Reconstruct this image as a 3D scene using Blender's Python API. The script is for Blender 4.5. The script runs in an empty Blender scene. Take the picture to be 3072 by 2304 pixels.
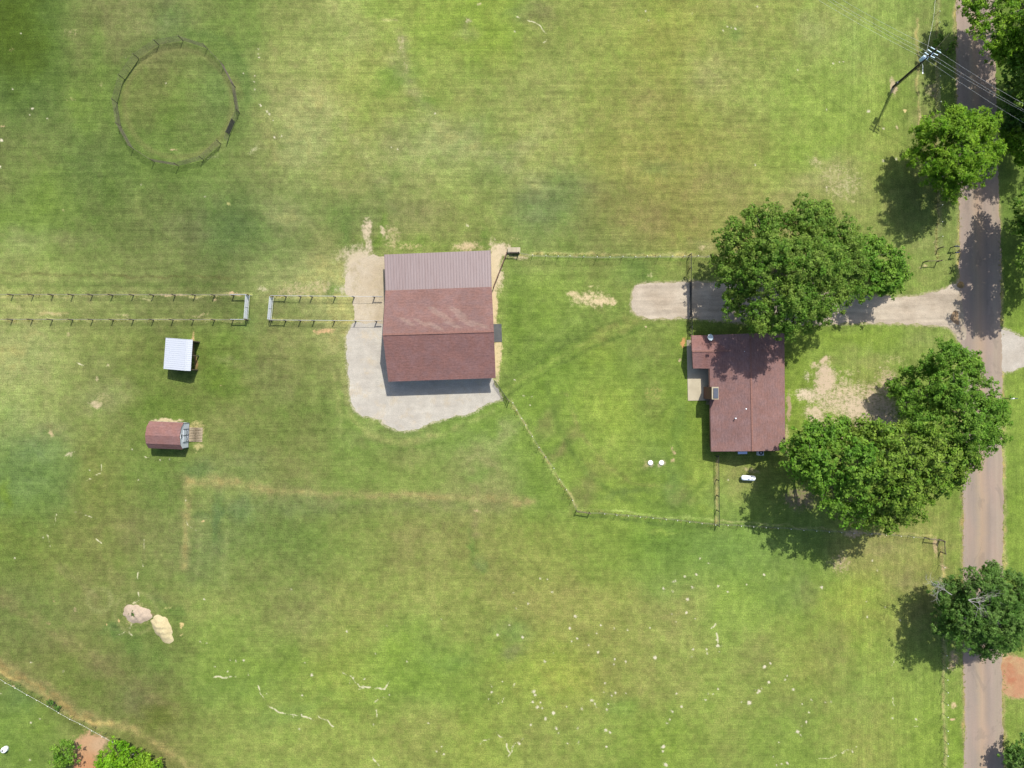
import bpy, math, random
import numpy as np
from mathutils import Vector, Matrix
R = math.radians
rng = np.random.default_rng(11)
random.seed(5)
S = bpy.context.scene
COL = S.collection

# ------------------------------------------------------------------ camera, sky, sun, exposure
H = 100.0                      # flying height of the drone, metres
MPX = 150.0 / 3072.0           # metres on the ground per photograph pixel
cam_d = bpy.data.cameras.new("camera"); cam = bpy.data.objects.new("camera", cam_d); COL.objects.link(cam)
cam.location = (0, 0, H); cam.rotation_euler = (0, 0, 0)
cam_d.sensor_width = 36; cam_d.lens = 36 * H / 150.0
cam_d.clip_start = 0.5; cam_d.clip_end = 6000
S.camera = cam

SUNV = Vector((0.2536, 0.652, 1.0)).normalized()
elev = math.asin(SUNV.z); azim = math.atan2(SUNV.x, SUNV.y)
w = bpy.data.worlds.new("World"); S.world = w; w.use_nodes = True
wn = w.node_tree.nodes; wl = w.node_tree.links
bg = wn["Background"]; bg.inputs[1].default_value = 0.125
sky = wn.new("ShaderNodeTexSky"); sky.sky_type = 'NISHITA'; sky.sun_disc = False
sky.sun_elevation = elev; sky.sun_rotation = azim; sky.air_density = 1.0; sky.dust_density = 2.0
wl.new(sky.outputs[0], bg.inputs[0])
sl = bpy.data.lights.new("sun", 'SUN'); sl.energy = 4.0; sl.angle = R(0.53); sl.color = (1.0, 0.955, 0.88)
so = bpy.data.objects.new("sun", sl); COL.objects.link(so)
so.rotation_euler = SUNV.to_track_quat('Z', 'Y').to_euler()
S.view_settings.view_transform = 'Standard'; S.view_settings.look = 'None'
S.view_settings.exposure = 0.85; S.view_settings.gamma = 1
KEXP = np.array([2.44, 2.46, 2.62])   # sunlit picture value / albedo at this light and exposure

# ------------------------------------------------------------------ helpers
def G(px, py, h=0.0):
    """point seen at photograph pixel (px,py) that stands h metres above the ground"""
    k = MPX * (1 - h / H)
    return Vector(((px - 1536) * k, -(py - 1152) * k, h))
def lin(c):
    c = np.asarray(c, float) / 255.0
    return np.where(c <= 0.04045, c / 12.92, ((c + 0.055) / 1.055) ** 2.4)
def alb(c, k=None):
    v = np.clip(lin(c) / (KEXP if k is None else k), 0.004, 0.85)
    return tuple(float(x) for x in v)

def tag(o, label=None, cat=None, group=None, kind=None):
    if label: o['label'] = label
    if cat: o['category'] = cat
    if group: o['group'] = group
    if kind: o['kind'] = kind
    return o
def empty(name, loc, rz=0.0, **k):
    o = bpy.data.objects.new(name, None); COL.objects.link(o)
    o.location = loc; o.rotation_euler = (0, 0, rz); o.empty_display_size = 0.3
    return tag(o, **k)

class MB:
    def __init__(s): s.v = []; s.f = []
    def add(s, vs, fs):
        n = len(s.v); s.v += [tuple(v) for v in vs]; s.f += [tuple(i + n for i in f) for f in fs]; return s
    def box(s, c, d, rz=0.0):
        cx, cy, cz = c; dx, dy, dz = d[0] / 2, d[1] / 2, d[2] / 2
        co, si = math.cos(rz), math.sin(rz)
        vs = []
        for z in (-dz, dz):
            for x, y in ((-dx, -dy), (dx, -dy), (dx, dy), (-dx, dy)):
                vs.append((cx + x * co - y * si, cy + x * si + y * co, cz + z))
        return s.add(vs, [(0, 3, 2, 1), (4, 5, 6, 7), (0, 1, 5, 4), (1, 2, 6, 5), (2, 3, 7, 6), (3, 0, 4, 7)])
    def tube(s, pts, rad, n=6, caps=True):
        pts = [Vector(p) for p in pts]
        if not hasattr(rad, '__len__'): rad = [rad] * len(pts)
        base = len(s.v); prev = None
        for i, p in enumerate(pts):
            d = (pts[min(i + 1, len(pts) - 1)] - pts[max(i - 1, 0)]).normalized()
            u = prev - d * prev.dot(d) if prev is not None else (Vector((1, 0, 0)) if abs(d.x) < .8 else Vector((0, 1, 0))).cross(d)
            u.normalize(); prev = u; v = d.cross(u)
            for k in range(n):
                a = 2 * math.pi * k / n
                s.v.append(tuple(p + (u * math.cos(a) + v * math.sin(a)) * rad[i]))
        for i in range(len(pts) - 1):
            for k in range(n):
                a = base + i * n + k; b = base + i * n + (k + 1) % n
                s.f.append((a, b, b + n, a + n))
        if caps:
            s.f.append(tuple(base + k for k in reversed(range(n))))
            s.f.append(tuple(base + (len(pts) - 1) * n + k for k in range(n)))
        return s
    def quad(s, a, b, c, d): return s.add([a, b, c, d], [(0, 1, 2, 3)])
    def slab(s, poly, t, up=None):
        """thick sheet: poly is its top outline, t thickness straight down"""
        n = len(poly); vs = [tuple(p) for p in poly] + [(p[0], p[1], p[2] - t) for p in poly]
        fs = [tuple(range(n)), tuple(reversed(range(n, 2 * n)))]
        for i in range(n): j = (i + 1) % n; fs.append((i, i + n, j + n, j))
        return s.add(vs, fs)
    def lathe(s, c, prof, n=16):
        base = len(s.v)
        for r, z in prof:
            for k in range(n):
                a = 2 * math.pi * k / n; s.v.append((c[0] + r * math.cos(a), c[1] + r * math.sin(a), c[2] + z))
        for i in range(len(prof) - 1):
            for k in range(n):
                a = base + i * n + k; b = base + i * n + (k + 1) % n
                s.f.append((a, b, b + n, a + n))
        s.f.append(tuple(base + k for k in reversed(range(n))))
        s.f.append(tuple(base + (len(prof) - 1) * n + k for k in range(n)))
        return s
    def build(s, name, mat, parent=None, smooth=False, **k):
        """vertices are world coordinates; a parented part keeps its place"""
        me = bpy.data.meshes.new(name); me.from_pydata(s.v, [], s.f); me.update()
        if smooth: me.polygons.foreach_set('use_smooth', [True] * len(me.polygons))
        me.materials.append(mat)
        o = bpy.data.objects.new(name, me); COL.objects.link(o)
        if parent is not None:
            o.parent = parent
            o.matrix_parent_inverse = world_of(parent).inverted()
        return tag(o, **k)
def world_of(o):
    m = Matrix.LocRotScale(o.location, o.rotation_euler, o.scale)
    if o.parent: m = world_of(o.parent) @ o.matrix_parent_inverse @ m
    return m

# ------------------------------------------------------------------ materials
def nodes(name):
    m = bpy.data.materials.new(name); m.use_nodes = True
    nt = m.node_tree; return m, nt, nt.nodes, nt.links, nt.nodes['Principled BSDF']
def N(nt, t, **k):
    n = nt.nodes.new(t)
    for a, b in k.items(): setattr(n, a, b)
    return n
def noise(nt, vec, scale, detail=3, rough=0.55, dist=0.0):
    n = N(nt, 'ShaderNodeTexNoise'); n.inputs['Scale'].default_value = scale; n.inputs['Detail'].default_value = detail
    n.inputs['Roughness'].default_value = rough; n.inputs['Distortion'].default_value = dist
    nt.links.new(vec, n.inputs['Vector']); return n.outputs[0]
def maprange(nt, v, a, b, c, d):
    n = N(nt, 'ShaderNodeMapRange'); nt.links.new(v, n.inputs[0])
    for i, x in enumerate((a, b, c, d)): n.inputs[i + 1].default_value = x
    return n.outputs[0]
def mixc(nt, f, a, b, blend='MIX'):
    n = N(nt, 'ShaderNodeMix', data_type='RGBA', blend_type=blend)
    for s, x in ((n.inputs[0], f), (n.inputs[6], a), (n.inputs[7], b)):
        if hasattr(x, 'is_linked'): nt.links.new(x, s)
        elif hasattr(x, '__len__'): s.default_value = (*x, 1)
        else: s.default_value = x
    return n.outputs[2]
def mth(nt, op, a, b=0.0):
    n = N(nt, 'ShaderNodeMath', operation=op)
    for s, x in ((n.inputs[0], a), (n.inputs[1], b)):
        if hasattr(x, 'is_linked'): nt.links.new(x, s)
        else: s.default_value = x
    return n.outputs[0]
def mapping(nt, vec, sc=(1, 1, 1), rot=0.0):
    n = N(nt, 'ShaderNodeMapping'); n.inputs['Scale'].default_value = sc; n.inputs['Rotation'].default_value = (0, 0, rot)
    nt.links.new(vec, n.inputs[0]); return n.outputs[0]
def gray(nt, v):
    n = N(nt, 'ShaderNodeCombineColor')
    for i in range(3): nt.links.new(v, n.inputs[i])
    return n.outputs[0]

def pm(name, c, rough=0.7, var=0.18, scale=2.0, c2=None, f2=0.5, scale2=0.5, bump=0.0, metallic=0.0, stretch=(1, 1, 1)):
    """plain surface with procedural mottling"""
    m, nt, nn, ll, b = nodes(name)
    pos = N(nt, 'ShaderNodeNewGeometry').outputs['Position']
    vec = mapping(nt, pos, stretch)
    base = tuple(c)
    col = mixc(nt, 0.0, base, base)
    if c2 is not None:
        f = maprange(nt, noise(nt, vec, scale2, 4), 0.4, 0.65, 0, f2)
        col = mixc(nt, f, base, tuple(c2))
    nz = noise(nt, vec, scale, 4, 0.7)
    col = mixc(nt, 1.0, col, gray(nt, maprange(nt, nz, 0.2, 0.8, 1 - var, 1 + var)), 'MULTIPLY')
    ll.new(col, b.inputs['Base Color']); b.inputs['Roughness'].default_value = rough
    b.inputs['Metallic'].default_value = metallic; b.inputs['Specular IOR Level'].default_value = 0.3
    if bump:
        bp = N(nt, 'ShaderNodeBump'); bp.inputs['Strength'].default_value = bump; bp.inputs['Distance'].default_value = 0.03
        ll.new(noise(nt, vec, scale * 4, 4), bp.inputs['Height']); ll.new(bp.outputs[0], b.inputs['Normal'])
    return m

def shingle(name, c, axis, wear=False):
    """asphalt shingles: courses run along `axis` (0: along x, 1: along y)"""
    m, nt, nn, ll, b = nodes(name)
    pos = N(nt, 'ShaderNodeNewGeometry').outputs['Position']
    st = (1, 6.0, 1) if axis == 0 else (6.0, 1, 1)
    tabs = noise(nt, mapping(nt, pos, st), 1.6, 3, 0.75)
    spk = noise(nt, pos, 4.5, 4, 0.85)
    big = noise(nt, pos, 0.35, 3)
    w_ = N(nt, 'ShaderNodeTexWave', wave_type='BANDS', bands_direction='Y' if axis == 0 else 'X', wave_profile='SAW')
    w_.inputs['Scale'].default_value = 0.75; w_.inputs['Distortion'].default_value = 0.25; w_.inputs['Detail'].default_value = 2
    ll.new(pos, w_.inputs['Vector'])
    f = mth(nt, 'MULTIPLY', maprange(nt, tabs, 0.3, 0.7, 0.80, 1.2), maprange(nt, spk, 0.3, 0.7, 0.80, 1.20))
    f = mth(nt, 'MULTIPLY', f, maprange(nt, big, 0.35, 0.65, 0.92, 1.08))
    f = mth(nt, 'MULTIPLY', f, maprange(nt, w_.outputs[1], 0.0, 1.0, 0.965, 1.03))
    c2 = (c[0] * 0.97, c[1] * 1.05, c[2] * 1.12)
    col = mixc(nt, maprange(nt, noise(nt, pos, 0.9, 3), 0.4, 0.62, 0, 1), tuple(c), c2)
    if wear:
        a = N(nt, 'ShaderNodeAttribute', attribute_name='wear')
        wf = maprange(nt, mth(nt, 'ADD', a.outputs['Fac'], maprange(nt, noise(nt, mapping(nt, pos, (0.6, 2.2, 1)), 1.3, 4), 0.3, 0.7, -0.3, 0.3)), 0.35, 0.75, 0, 0.38)
        col = mixc(nt, wf, col, (c[0] * 1.45, c[1] * 1.9, c[2] * 1.8))
    col = mixc(nt, 1.0, col, gray(nt, f), 'MULTIPLY')
    ll.new(col, b.inputs['Base Color']); b.inputs['Roughness'].default_value = 0.9; b.inputs['Specular IOR Level'].default_value = 0.15
    bp = N(nt, 'ShaderNodeBump'); bp.inputs['Strength'].default_value = 0.35; bp.inputs['Distance'].default_value = 0.02
    ll.new(mth(nt, 'ADD', tabs, w_.outputs[1]), bp.inputs['Height']); ll.new(bp.outputs[0], b.inputs['Normal'])
    return m

M = {}
M['shingle_x'] = shingle('shingles_x', alb((166, 123, 118)), 0)
M['shingle_xw'] = shingle('shingles_xw', alb((156, 120, 115)), 0, True)
M['shingle_y'] = shingle('shingles_y', alb((162, 125, 121)), 1)
M['ridge'] = pm('ridge_cap', alb((168, 124, 114)), .9, .35, 5)
M['metal_mauve'] = pm('mauve_metal', alb((172, 154, 157)), .5, .10, 1.2, c2=alb((150, 122, 120)), f2=.3, scale2=.8, stretch=(5, .35, 1))
M['white_metal'] = pm('white_metal', alb((222, 228, 238), 2.2), .4, .04, 1.5, stretch=(1, 5, 1))
M['tan_wall'] = pm('tan_wall', (.36, .30, .23), .7, .12, 1.5)
M['brown_trim'] = pm('brown_trim', (.10, .055, .04), .7, .2, 3)
M['brick'] = pm('brick', alb((150, 105, 84)), .85, .35, 6, c2=alb((120, 88, 72)), f2=.8, scale2=3, bump=.3)
M['white_paint'] = pm('white_paint', (.66, .66, .64), .5, .06, 3)
M['grey_wall'] = pm('pale_grey_siding', (.46, .49, .52), .6, .06, 3)
M['dark_trim'] = pm('dark_trim', (.05, .065, .075), .6, .1, 4)
M['galv'] = pm('galvanised', (.50, .52, .53), .4, .1, 4, metallic=.35)
M['wood_post'] = pm('weathered_post', (.085, .065, .045), .85, .3, 5)
M['black_pipe'] = pm('black_pipe', (.022, .022, .02), .5, .2, 5)
M['tpost'] = pm('tpost_green', (.035, .045, .028), .6, .2, 5)
M['cap'] = pm('white_cap', (.62, .62, .56), .5, .05, 5)
M['line'] = pm('line_wire', (.62, .62, .58), .5, .1, 4)
M['wire'] = pm('wire', (.16, .15, .12), .5, .1, 4, metallic=.3)
M['pen'] = pm('pen_pipe', (.085, .072, .05), .6, .25, 3)
M['plank'] = pm('weathered_plank', alb((214, 196, 170)), .85, .3, 2.0, stretch=(1, 6, 1), c2=alb((186, 166, 138)), f2=.8, scale2=1.0)
M['slab'] = pm('patio_concrete', alb((228, 216, 190)), .85, .07, 1.2, c2=alb((188, 176, 152)), f2=.6, scale2=.6)
M['dark_slab'] = pm('dark_mat', alb((98, 102, 106)), .8, .12, 2.5, c2=alb((120, 122, 122)), f2=.6, scale2=1.4)
M['flue'] = pm('flue_cap', (.055, .065, .085), .4, .1, 3)
M['glass'] = pm('window_glass', (.03, .04, .05), .1, .1, 1)
M['tank'] = pm('white_tank', (.74, .75, .76), .35, .04, 2)
M['ac'] = pm('ac_casing', (.55, .58, .60), .5, .06, 4)
M['bluewhite'] = pm('pale_blue_panel', (.50, .60, .82), .5, .04, 2)
M['dish'] = pm('dish_grey', (.42, .50, .54), .4, .05, 2)
M['pole'] = pm('pole_wood', (.035, .028, .022), .85, .3, 4)
M['insul'] = pm('insulator', (.55, .68, .74), .3, .1, 4)
M['transf'] = pm('transformer_paint', (.42, .54, .66), .4, .06, 4)
M['bark'] = pm('bark', (.12, .10, .08), .9, .3, 3, bump=.4)
M['dead'] = pm('dead_wood', (.25, .24, .215), .85, .2, 4)
M['mailbox_black'] = pm('mailbox_black', (.03, .04, .055), .4, .2, 4)
M['red'] = pm('red_paint', (.25, .03, .02), .5, .1, 3)
M['rust'] = pm('rusty_rail', (.13, .075, .05), .8, .3, 3)

# ------------------------------------------------------------------ ground colour fields (numpy)
def lattice(X, Y, cell, seed, sx=1.0, sy=1.0):
    """smooth value noise in [-1,1]; X,Y metres"""
    r = np.random.default_rng(seed); T = r.uniform(-1, 1, (257, 257)); T[256] = T[0]; T[:, 256] = T[:, 0]
    u = X / (cell * sx) + 1000.37; v = Y / (cell * sy) + 1000.71
    i = np.floor(u).astype(int); j = np.floor(v).astype(int); fu = u - i; fv = v - j
    fu = fu * fu * fu * (fu * (fu * 6 - 15) + 10); fv = fv * fv * fv * (fv * (fv * 6 - 15) + 10)
    i %= 256; j %= 256
    return (T[i, j] * (1 - fu) + T[i + 1, j] * fu) * (1 - fv) + (T[i, j + 1] * (1 - fu) + T[i + 1, j + 1] * fu) * fv
def fbm(X, Y, cell, seed, octv=4, sx=1, sy=1, gain=.55):
    a = 1.0; t = 0; s = 0
    for k in range(octv):
        t = t + a * lattice(X, Y, cell / 2 ** k, seed + k * 17, sx, sy); s += a; a *= gain
    return t / s

GRID = [
"80,122,42 122,134,76 130,141,84 118,143,70 140,153,84 157,170,96 142,167,72 135,162,62 138,157,76 145,159,78 145,157,72 148,160,82 150,164,82 145,171,82 130,155,75 110,145,60",
"98,126,62 112,138,64 116,131,68 108,136,70 152,162,92 150,164,82 142,161,76 142,159,82 148,162,86 145,159,78 140,152,72 152,162,88 144,169,76 140,167,72 126,155,68 100,138,55",
"116,132,72 104,130,66 108,137,64 122,139,76 140,154,88 145,157,86 150,164,94 145,161,86 150,163,88 148,154,78 150,151,78 148,157,80 138,167,70 145,164,78 135,155,75 112,148,60",
"112,146,62 110,134,66 113,130,72 103,128,68 118,138,78 135,145,84 142,154,86 140,154,82 128,147,82 130,140,76 145,145,78 150,151,85 155,151,95 140,155,80 130,152,78 105,142,60",
"150,164,92 134,147,84 124,138,78 114,127,72 148,161,98 176,176,120 150,160,90 150,160,90 128,158,68 130,153,72 132,153,76 122,150,66 110,138,56 118,146,62 140,160,80 100,138,48",
"158,168,105 136,151,80 119,139,66 112,138,58 125,137,74 136,148,84 150,160,90 140,160,80 108,156,56 118,151,60 122,153,60 125,155,62 130,164,62 135,164,70 135,159,75 130,163,62",
"144,163,90 132,147,80 112,138,60 128,139,76 118,137,68 120,148,70 144,154,90 115,162,65 120,162,60 138,170,64 118,154,56 118,154,56 130,164,60 140,150,80 122,155,60 130,163,62",
"108,147,76 125,139,68 115,138,68 130,146,80 130,141,78 125,148,72 128,153,72 146,154,92 112,152,60 135,163,66 125,158,60 138,158,70 125,145,62 128,150,62 130,155,65 125,163,60",
"118,140,62 128,140,72 128,141,78 118,140,76 112,141,66 128,149,72 139,147,80 138,149,76 138,154,72 128,158,64 106,156,62 112,160,70 112,156,68 150,155,85 145,158,80 125,160,60",
"116,133,70 130,139,78 119,142,68 135,156,76 135,147,80 147,159,82 145,160,80 142,154,78 148,154,80 150,159,80 150,161,85 132,167,70 130,163,66 150,173,70 140,150,78 112,150,60",
"124,132,72 114,133,62 118,128,70 124,161,64 125,157,64 140,163,68 120,161,62 130,158,66 150,166,72 145,154,78 145,157,80 140,163,75 145,159,75 140,163,70 135,163,72 140,160,75",
"114,152,60 128,143,74 124,131,70 139,156,76 144,163,78 142,163,74 145,159,78 142,163,70 140,157,74 135,158,70 130,162,62 135,154,72 130,163,66 145,159,76 130,163,62 130,160,65"]
GT = np.array([[[float(t) for t in c.split(',')] for c in row.split()] for row in GRID])     # 12 x 16 x 3 picture colours

def gridcol(px, py):
    u = np.clip((px - 96) / 192.0, 0, 14.999); v = np.clip((py - 96) / 192.0, 0, 10.999)
    i = u.astype(int); j = v.astype(int); fu = (u - i)[:, None]; fv = (v - j)[:, None]
    fu = fu * fu * (3 - 2 * fu); fv = fv * fv * (3 - 2 * fv)
    return (GT[j, i] * (1 - fu) + GT[j, i + 1] * fu) * (1 - fv) + (GT[j + 1, i] * (1 - fu) + GT[j + 1, i + 1] * fu) * fv

# soft patches of different grass: x, y, rx, ry, angle(deg), colour, strength
BLOBS = [
(30, 110, 110, 170, 10, (66, 122, 25), .85), (150, 40, 60, 60, 0, (95, 125, 50), .5), (15, 2215, 60, 140, 0, (100, 150, 55), .5),
(300, 150, 30, 90, 10, (108, 152, 52), .6), (240, 330, 30, 90, 25, (112, 155, 50), .6), (450, 135, 160, 35, 8, (112, 122, 68), .4),
(545, 250, 45, 40, 0, (120, 158, 60), .5), (520, 330, 60, 50, 0, (108, 152, 50), .5), (560, 70, 80, 60, 0, (132, 162, 72), .4), (520, 60, 60, 60, 0, (95, 130, 70), .5),
(140, 560, 60, 90, 20, (112, 158, 50), .6), (330, 540, 26, 80, 5, (100, 140, 48), .5), (415, 610, 12, 60, 0, (150, 165, 85), .5), (560, 520, 90, 40, 0, (104, 148, 52), .5),
(700, 680, 90, 60, 0, (88, 126, 62), .6), (560, 680, 100, 40, 0, (118, 128, 78), .5), (850, 640, 70, 40, -20, (165, 172, 108), .5), (930, 340, 110, 130, 30, (165, 172, 108), .5), (900, 440, 80, 60, 30, (172, 178, 118), .4),
(60, 730, 80, 60, 0, (158, 170, 105), .5), (210, 720, 110, 30, 0, (140, 145, 90), .4),
(1020, 640, 70, 60, 0, (96, 135, 58), .5), (1040, 700, 30, 50, 0, (92, 132, 52), .6), (1115, 640, 55, 70, -30, (105, 138, 62), .5), (1200, 230, 35, 70, -55, (108, 158, 50), .6), (1260, 310, 55, 20, 5, (112, 162, 48), .75), (1215, 140, 25, 60, 0, (165, 165, 112), .6), (1190, 250, 50, 30, 0, (100, 150, 45), .5),
(1330, 60, 90, 60, 0, (140, 172, 55), .55), (1560, 30, 60, 25, 20, (115, 155, 62), .5), (1395, 90, 35, 25, 0, (158, 158, 108), .5), (1620, 40, 60, 30, 0, (150, 146, 95), .5),
(1320, 430, 130, 70, -20, (158, 168, 108), .6), (1180, 430, 70, 80, 0, (145, 150, 92), .5), (1220, 640, 100, 50, 0, (138, 140, 86), .5), (1420, 400, 60, 40, 45, (135, 160, 84), .6), (1560, 440, 110, 30, 35, (160, 168, 105), .5), (1480, 520, 70, 40, 40, (128, 155, 78), .5),
(1650, 600, 130, 70, 20, (112, 142, 82), .7), (1740, 590, 100, 40, 10, (118, 132, 72), .5), (1870, 620, 100, 70, 0, (140, 142, 70), .6), (1950, 640, 70, 50, 0, (158, 150, 80), .6), (1930, 300, 80, 90, 10, (160, 152, 84), .5), (1740, 380, 130, 60, 0, (140, 152, 74), .4), (1980, 500, 80, 25, 0, (122, 142, 74), .5),
(2290, 300, 160, 60, 0, (150, 176, 74), .5), (2430, 330, 150, 120, 10, (138, 172, 62), .5), (2390, 190, 130, 60, 0, (136, 165, 70), .5), (2560, 250, 60, 160, 0, (136, 172, 66), .5), (2560, 120, 40, 110, 0, (150, 178, 84), .5), (2120, 220, 70, 60, 0, (158, 166, 98), .5), (2200, 100, 30, 25, 0, (105, 145, 62), .5), (2440, 90, 60, 60, 0, (160, 170, 108), .45),
(2480, 520, 110, 50, 20, (164, 160, 104), .65), (2560, 570, 60, 60, 0, (160, 158, 98), .5), (2180, 550, 90, 60, 0, (152, 148, 86), .5), (2770, 330, 35, 220, 0, (158, 160, 100), .4), (2110, 740, 60, 25, 0, (170, 160, 112), .5),
(1590, 800, 110, 40, 0, (150, 155, 88), .4), (1545, 980, 35, 170, 0, (98, 156, 42), .65), (1540, 880, 50, 80, 20, (104, 156, 50), .5), (1900, 800, 60, 40, 0, (100, 150, 60), .5), (1930, 830, 30, 30, 0, (95, 145, 60), .4),
(1720, 1010, 150, 16, 28, (104, 134, 54), .4), (1650, 1060, 160, 16, 28, (108, 140, 56), .35), (1850, 990, 110, 22, 28, (140, 142, 70), .6), (1700, 980, 120, 20, 28, (140, 165, 75), .4), (1800, 1060, 70, 50, 0, (146, 178, 52), .55), (1950, 1050, 80, 60, 0, (132, 140, 72), .5), (1960, 1180, 50, 50, 0, (142, 145, 78), .45),
(1790, 1180, 70, 60, 0, (152, 180, 62), .6), (1860, 1240, 60, 90, 0, (146, 178, 55), .6), (1700, 1290, 60, 30, 0, (142, 168, 66), .5), (1640, 1270, 26, 60, -35, (142, 136, 80), .6), (1690, 1340, 24, 70, -35, (142, 134, 80), .7), (1760, 1460, 28, 70, -38, (140, 138, 82), .6), (1850, 1360, 100, 60, 10, (145, 172, 66), .5), (1970, 1370, 50, 45, 0, (100, 150, 60), .5), (2010, 1450, 30, 60, 0, (98, 150, 72), .5), (1880, 1480, 100, 16, 5, (98, 132, 56), .6), (2050, 1500, 50, 30, 0, (140, 142, 80), .6), (2090, 1430, 36, 90, 0, (150, 180, 62), .6), (2110, 1300, 30, 80, 0, (136, 172, 50), .5), (2120, 1540, 20, 14, 0, (150, 178, 60), .6),
(1930, 1260, 40, 130, 0, (118, 150, 56), .5), (2040, 1290, 18, 130, 0, (98, 152, 56), .5),
(655, 1145, 50, 55, 0, (98, 138, 36), .85), (700, 1120, 30, 14, 15, (98, 138, 40), .8), (680, 1080, 35, 18, 0, (158, 160, 100), .5), (780, 1100, 80, 60, 0, (138, 144, 84), .5), (840, 1180, 60, 40, 0, (136, 144, 82), .5), (510, 1215, 90, 40, 0, (100, 140, 40), .65), (500, 960, 120, 60, 0, (116, 130, 64), .35), (740, 960, 40, 40, 0, (108, 145, 66), .5),
(300, 1195, 60, 45, 0, (150, 158, 100), .6), (370, 1180, 40, 30, 0, (158, 165, 100), .5), (60, 1060, 60, 25, 0, (172, 168, 118), .6), (50, 1110, 60, 14, 0, (172, 172, 120), .6), (40, 1250, 50, 60, 0, (150, 172, 100), .5), (150, 1300, 60, 30, 0, (150, 152, 96), .5), (60, 1390, 70, 60, 0, (106, 148, 72), .5), (110, 1350, 60, 40, 0, (112, 150, 90), .5), (8, 1490, 16, 40, 0, (118, 165, 40), .7), (300, 1090, 50, 60, 20, (125, 145, 75), .4),
(600, 1400, 60, 30, 0, (98, 140, 74), .5), (740, 1400, 60, 50, 0, (118, 148, 76), .4), (900, 1510, 130, 40, 0, (110, 138, 82), .5), (720, 1530, 60, 30, 0, (98, 136, 80), .5),
(600, 1550, 40, 12, 0, (98, 130, 75), .4), (650, 1560, 12, 70, 0, (88, 130, 76), .6), (600, 1680, 60, 80, 0, (132, 150, 88), .4), (400, 1600, 60, 70, 0, (125, 130, 75), .4),
(480, 1790, 18, 30, 30, (95, 140, 62), .5), (530, 1840, 25, 20, 0, (92, 145, 48), .6), (400, 1935, 40, 50, 10, (92, 145, 50), .6), (330, 1890, 40, 20, 0, (92, 140, 62), .6), (470, 1980, 40, 60, 0, (105, 150, 52), .5), (400, 2100, 60, 60, 0, (118, 122, 80), .45), (480, 2145, 65, 35, 20, (108, 128, 38), .65), (220, 2040, 60, 60, 20, (112, 132, 52), .5), (300, 1980, 70, 40, 30, (128, 126, 78), .5),
(110, 2130, 60, 50, 0, (118, 152, 50), .5), (60, 2090, 50, 50, 0, (92, 150, 66), .6), (430, 1720, 60, 30, 0, (112, 138, 60), .5),
(700, 2060, 120, 40, 15, (112, 160, 58), .5), (860, 2140, 130, 30, 20, (116, 165, 62), .5), (1180, 1950, 60, 40, 10, (122, 178, 48), .7), (1350, 1980, 70, 30, 0, (105, 165, 58), .6), (1700, 2040, 120, 70, 0, (162, 178, 60), .6), (1500, 2020, 60, 40, 0, (148, 176, 58), .5), (1860, 2120, 40, 30, 0, (118, 168, 62), .5), (1420, 1640, 12, 40, 0, (102, 150, 55), .7), (1440, 1700, 20, 20, 0, (102, 145, 72), .5), (1540, 1900, 60, 45, 0, (105, 150, 70), .5), (1535, 1955, 25, 18, 0, (128, 138, 85), .6),
(1960, 1600, 60, 50, 0, (98, 168, 42), .6), (2010, 1620, 70, 40, 0, (94, 150, 52), .5), (1990, 1585, 50, 6, 0, (165, 190, 70), .6), (2150, 1640, 80, 60, 0, (102, 165, 62), .5), (2340, 1770, 80, 60, 0, (106, 152, 68), .45), (2420, 1780, 40, 60, 0, (128, 140, 80), .5), (2530, 1790, 80, 60, 0, (156, 182, 60), .65), (2500, 1930, 40, 110, 0, (140, 145, 76), .5), (2280, 1960, 60, 60, 0, (138, 142, 76), .5), (2370, 1980, 60, 30, 0, (140, 174, 60), .5), (2570, 2080, 80, 90, 0, (130, 165, 70), .4), (2720, 1740, 50, 50, 10, (165, 155, 102), .6), (2650, 1640, 90, 30, 0, (162, 156, 98), .5), (2370, 2130, 100, 60, 20, (140, 145, 76), .4),
(1130, 1110, 60, 20, 0, (160, 165, 100), .3), (1440, 1360, 60, 60, 0, (164, 160, 105), .5), (1520, 1300, 30, 60, -30, (176, 170, 118), .6), (1390, 1250, 30, 22, 30, (100, 160, 50), .7), (1480, 1230, 30, 15, 10, (112, 160, 52), .6), (1440, 1420, 50, 30, 0, (108, 158, 55), .5), (1100, 1290, 60, 30, 20, (150, 165, 90), .5), (1250, 1310, 100, 14, -5, (105, 145, 62), .5), (1030, 1200, 12, 120, 0, (165, 172, 98), .5), (1000, 1000, 12, 90, 0, (165, 168, 102), .4),
(1010, 870, 14, 26, 0, (100, 148, 52), .7), (1200, 735, 130, 16, 0, (112, 152, 48), .7), (1140, 700, 12, 70, 0, (100, 150, 40), .7), (1450, 720, 10, 30, 0, (100, 150, 48), .6),
(2560, 1010, 180, 26, 0, (122, 170, 42), .6), (2760, 1020, 60, 30, 0, (150, 160, 92), .5), (2395, 1090, 18, 60, 0, (128, 168, 46), .6), (2590, 1080, 110, 26, 0, (158, 160, 92), .5),
(2840, 900, 12, 300, 0, (150, 165, 85), .3), (3040, 1350, 26, 200, 0, (118, 165, 52), .5), (2840, 1700, 20, 120, 0, (150, 165, 78), .4), (2860, 2230, 20, 80, 0, (120, 170, 45), .6),
(2780, 720, 50, 50, 0, (142, 150, 85), .4), (2220, 1440, 60, 60, 0, (168, 168, 100), .5),
]
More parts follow.
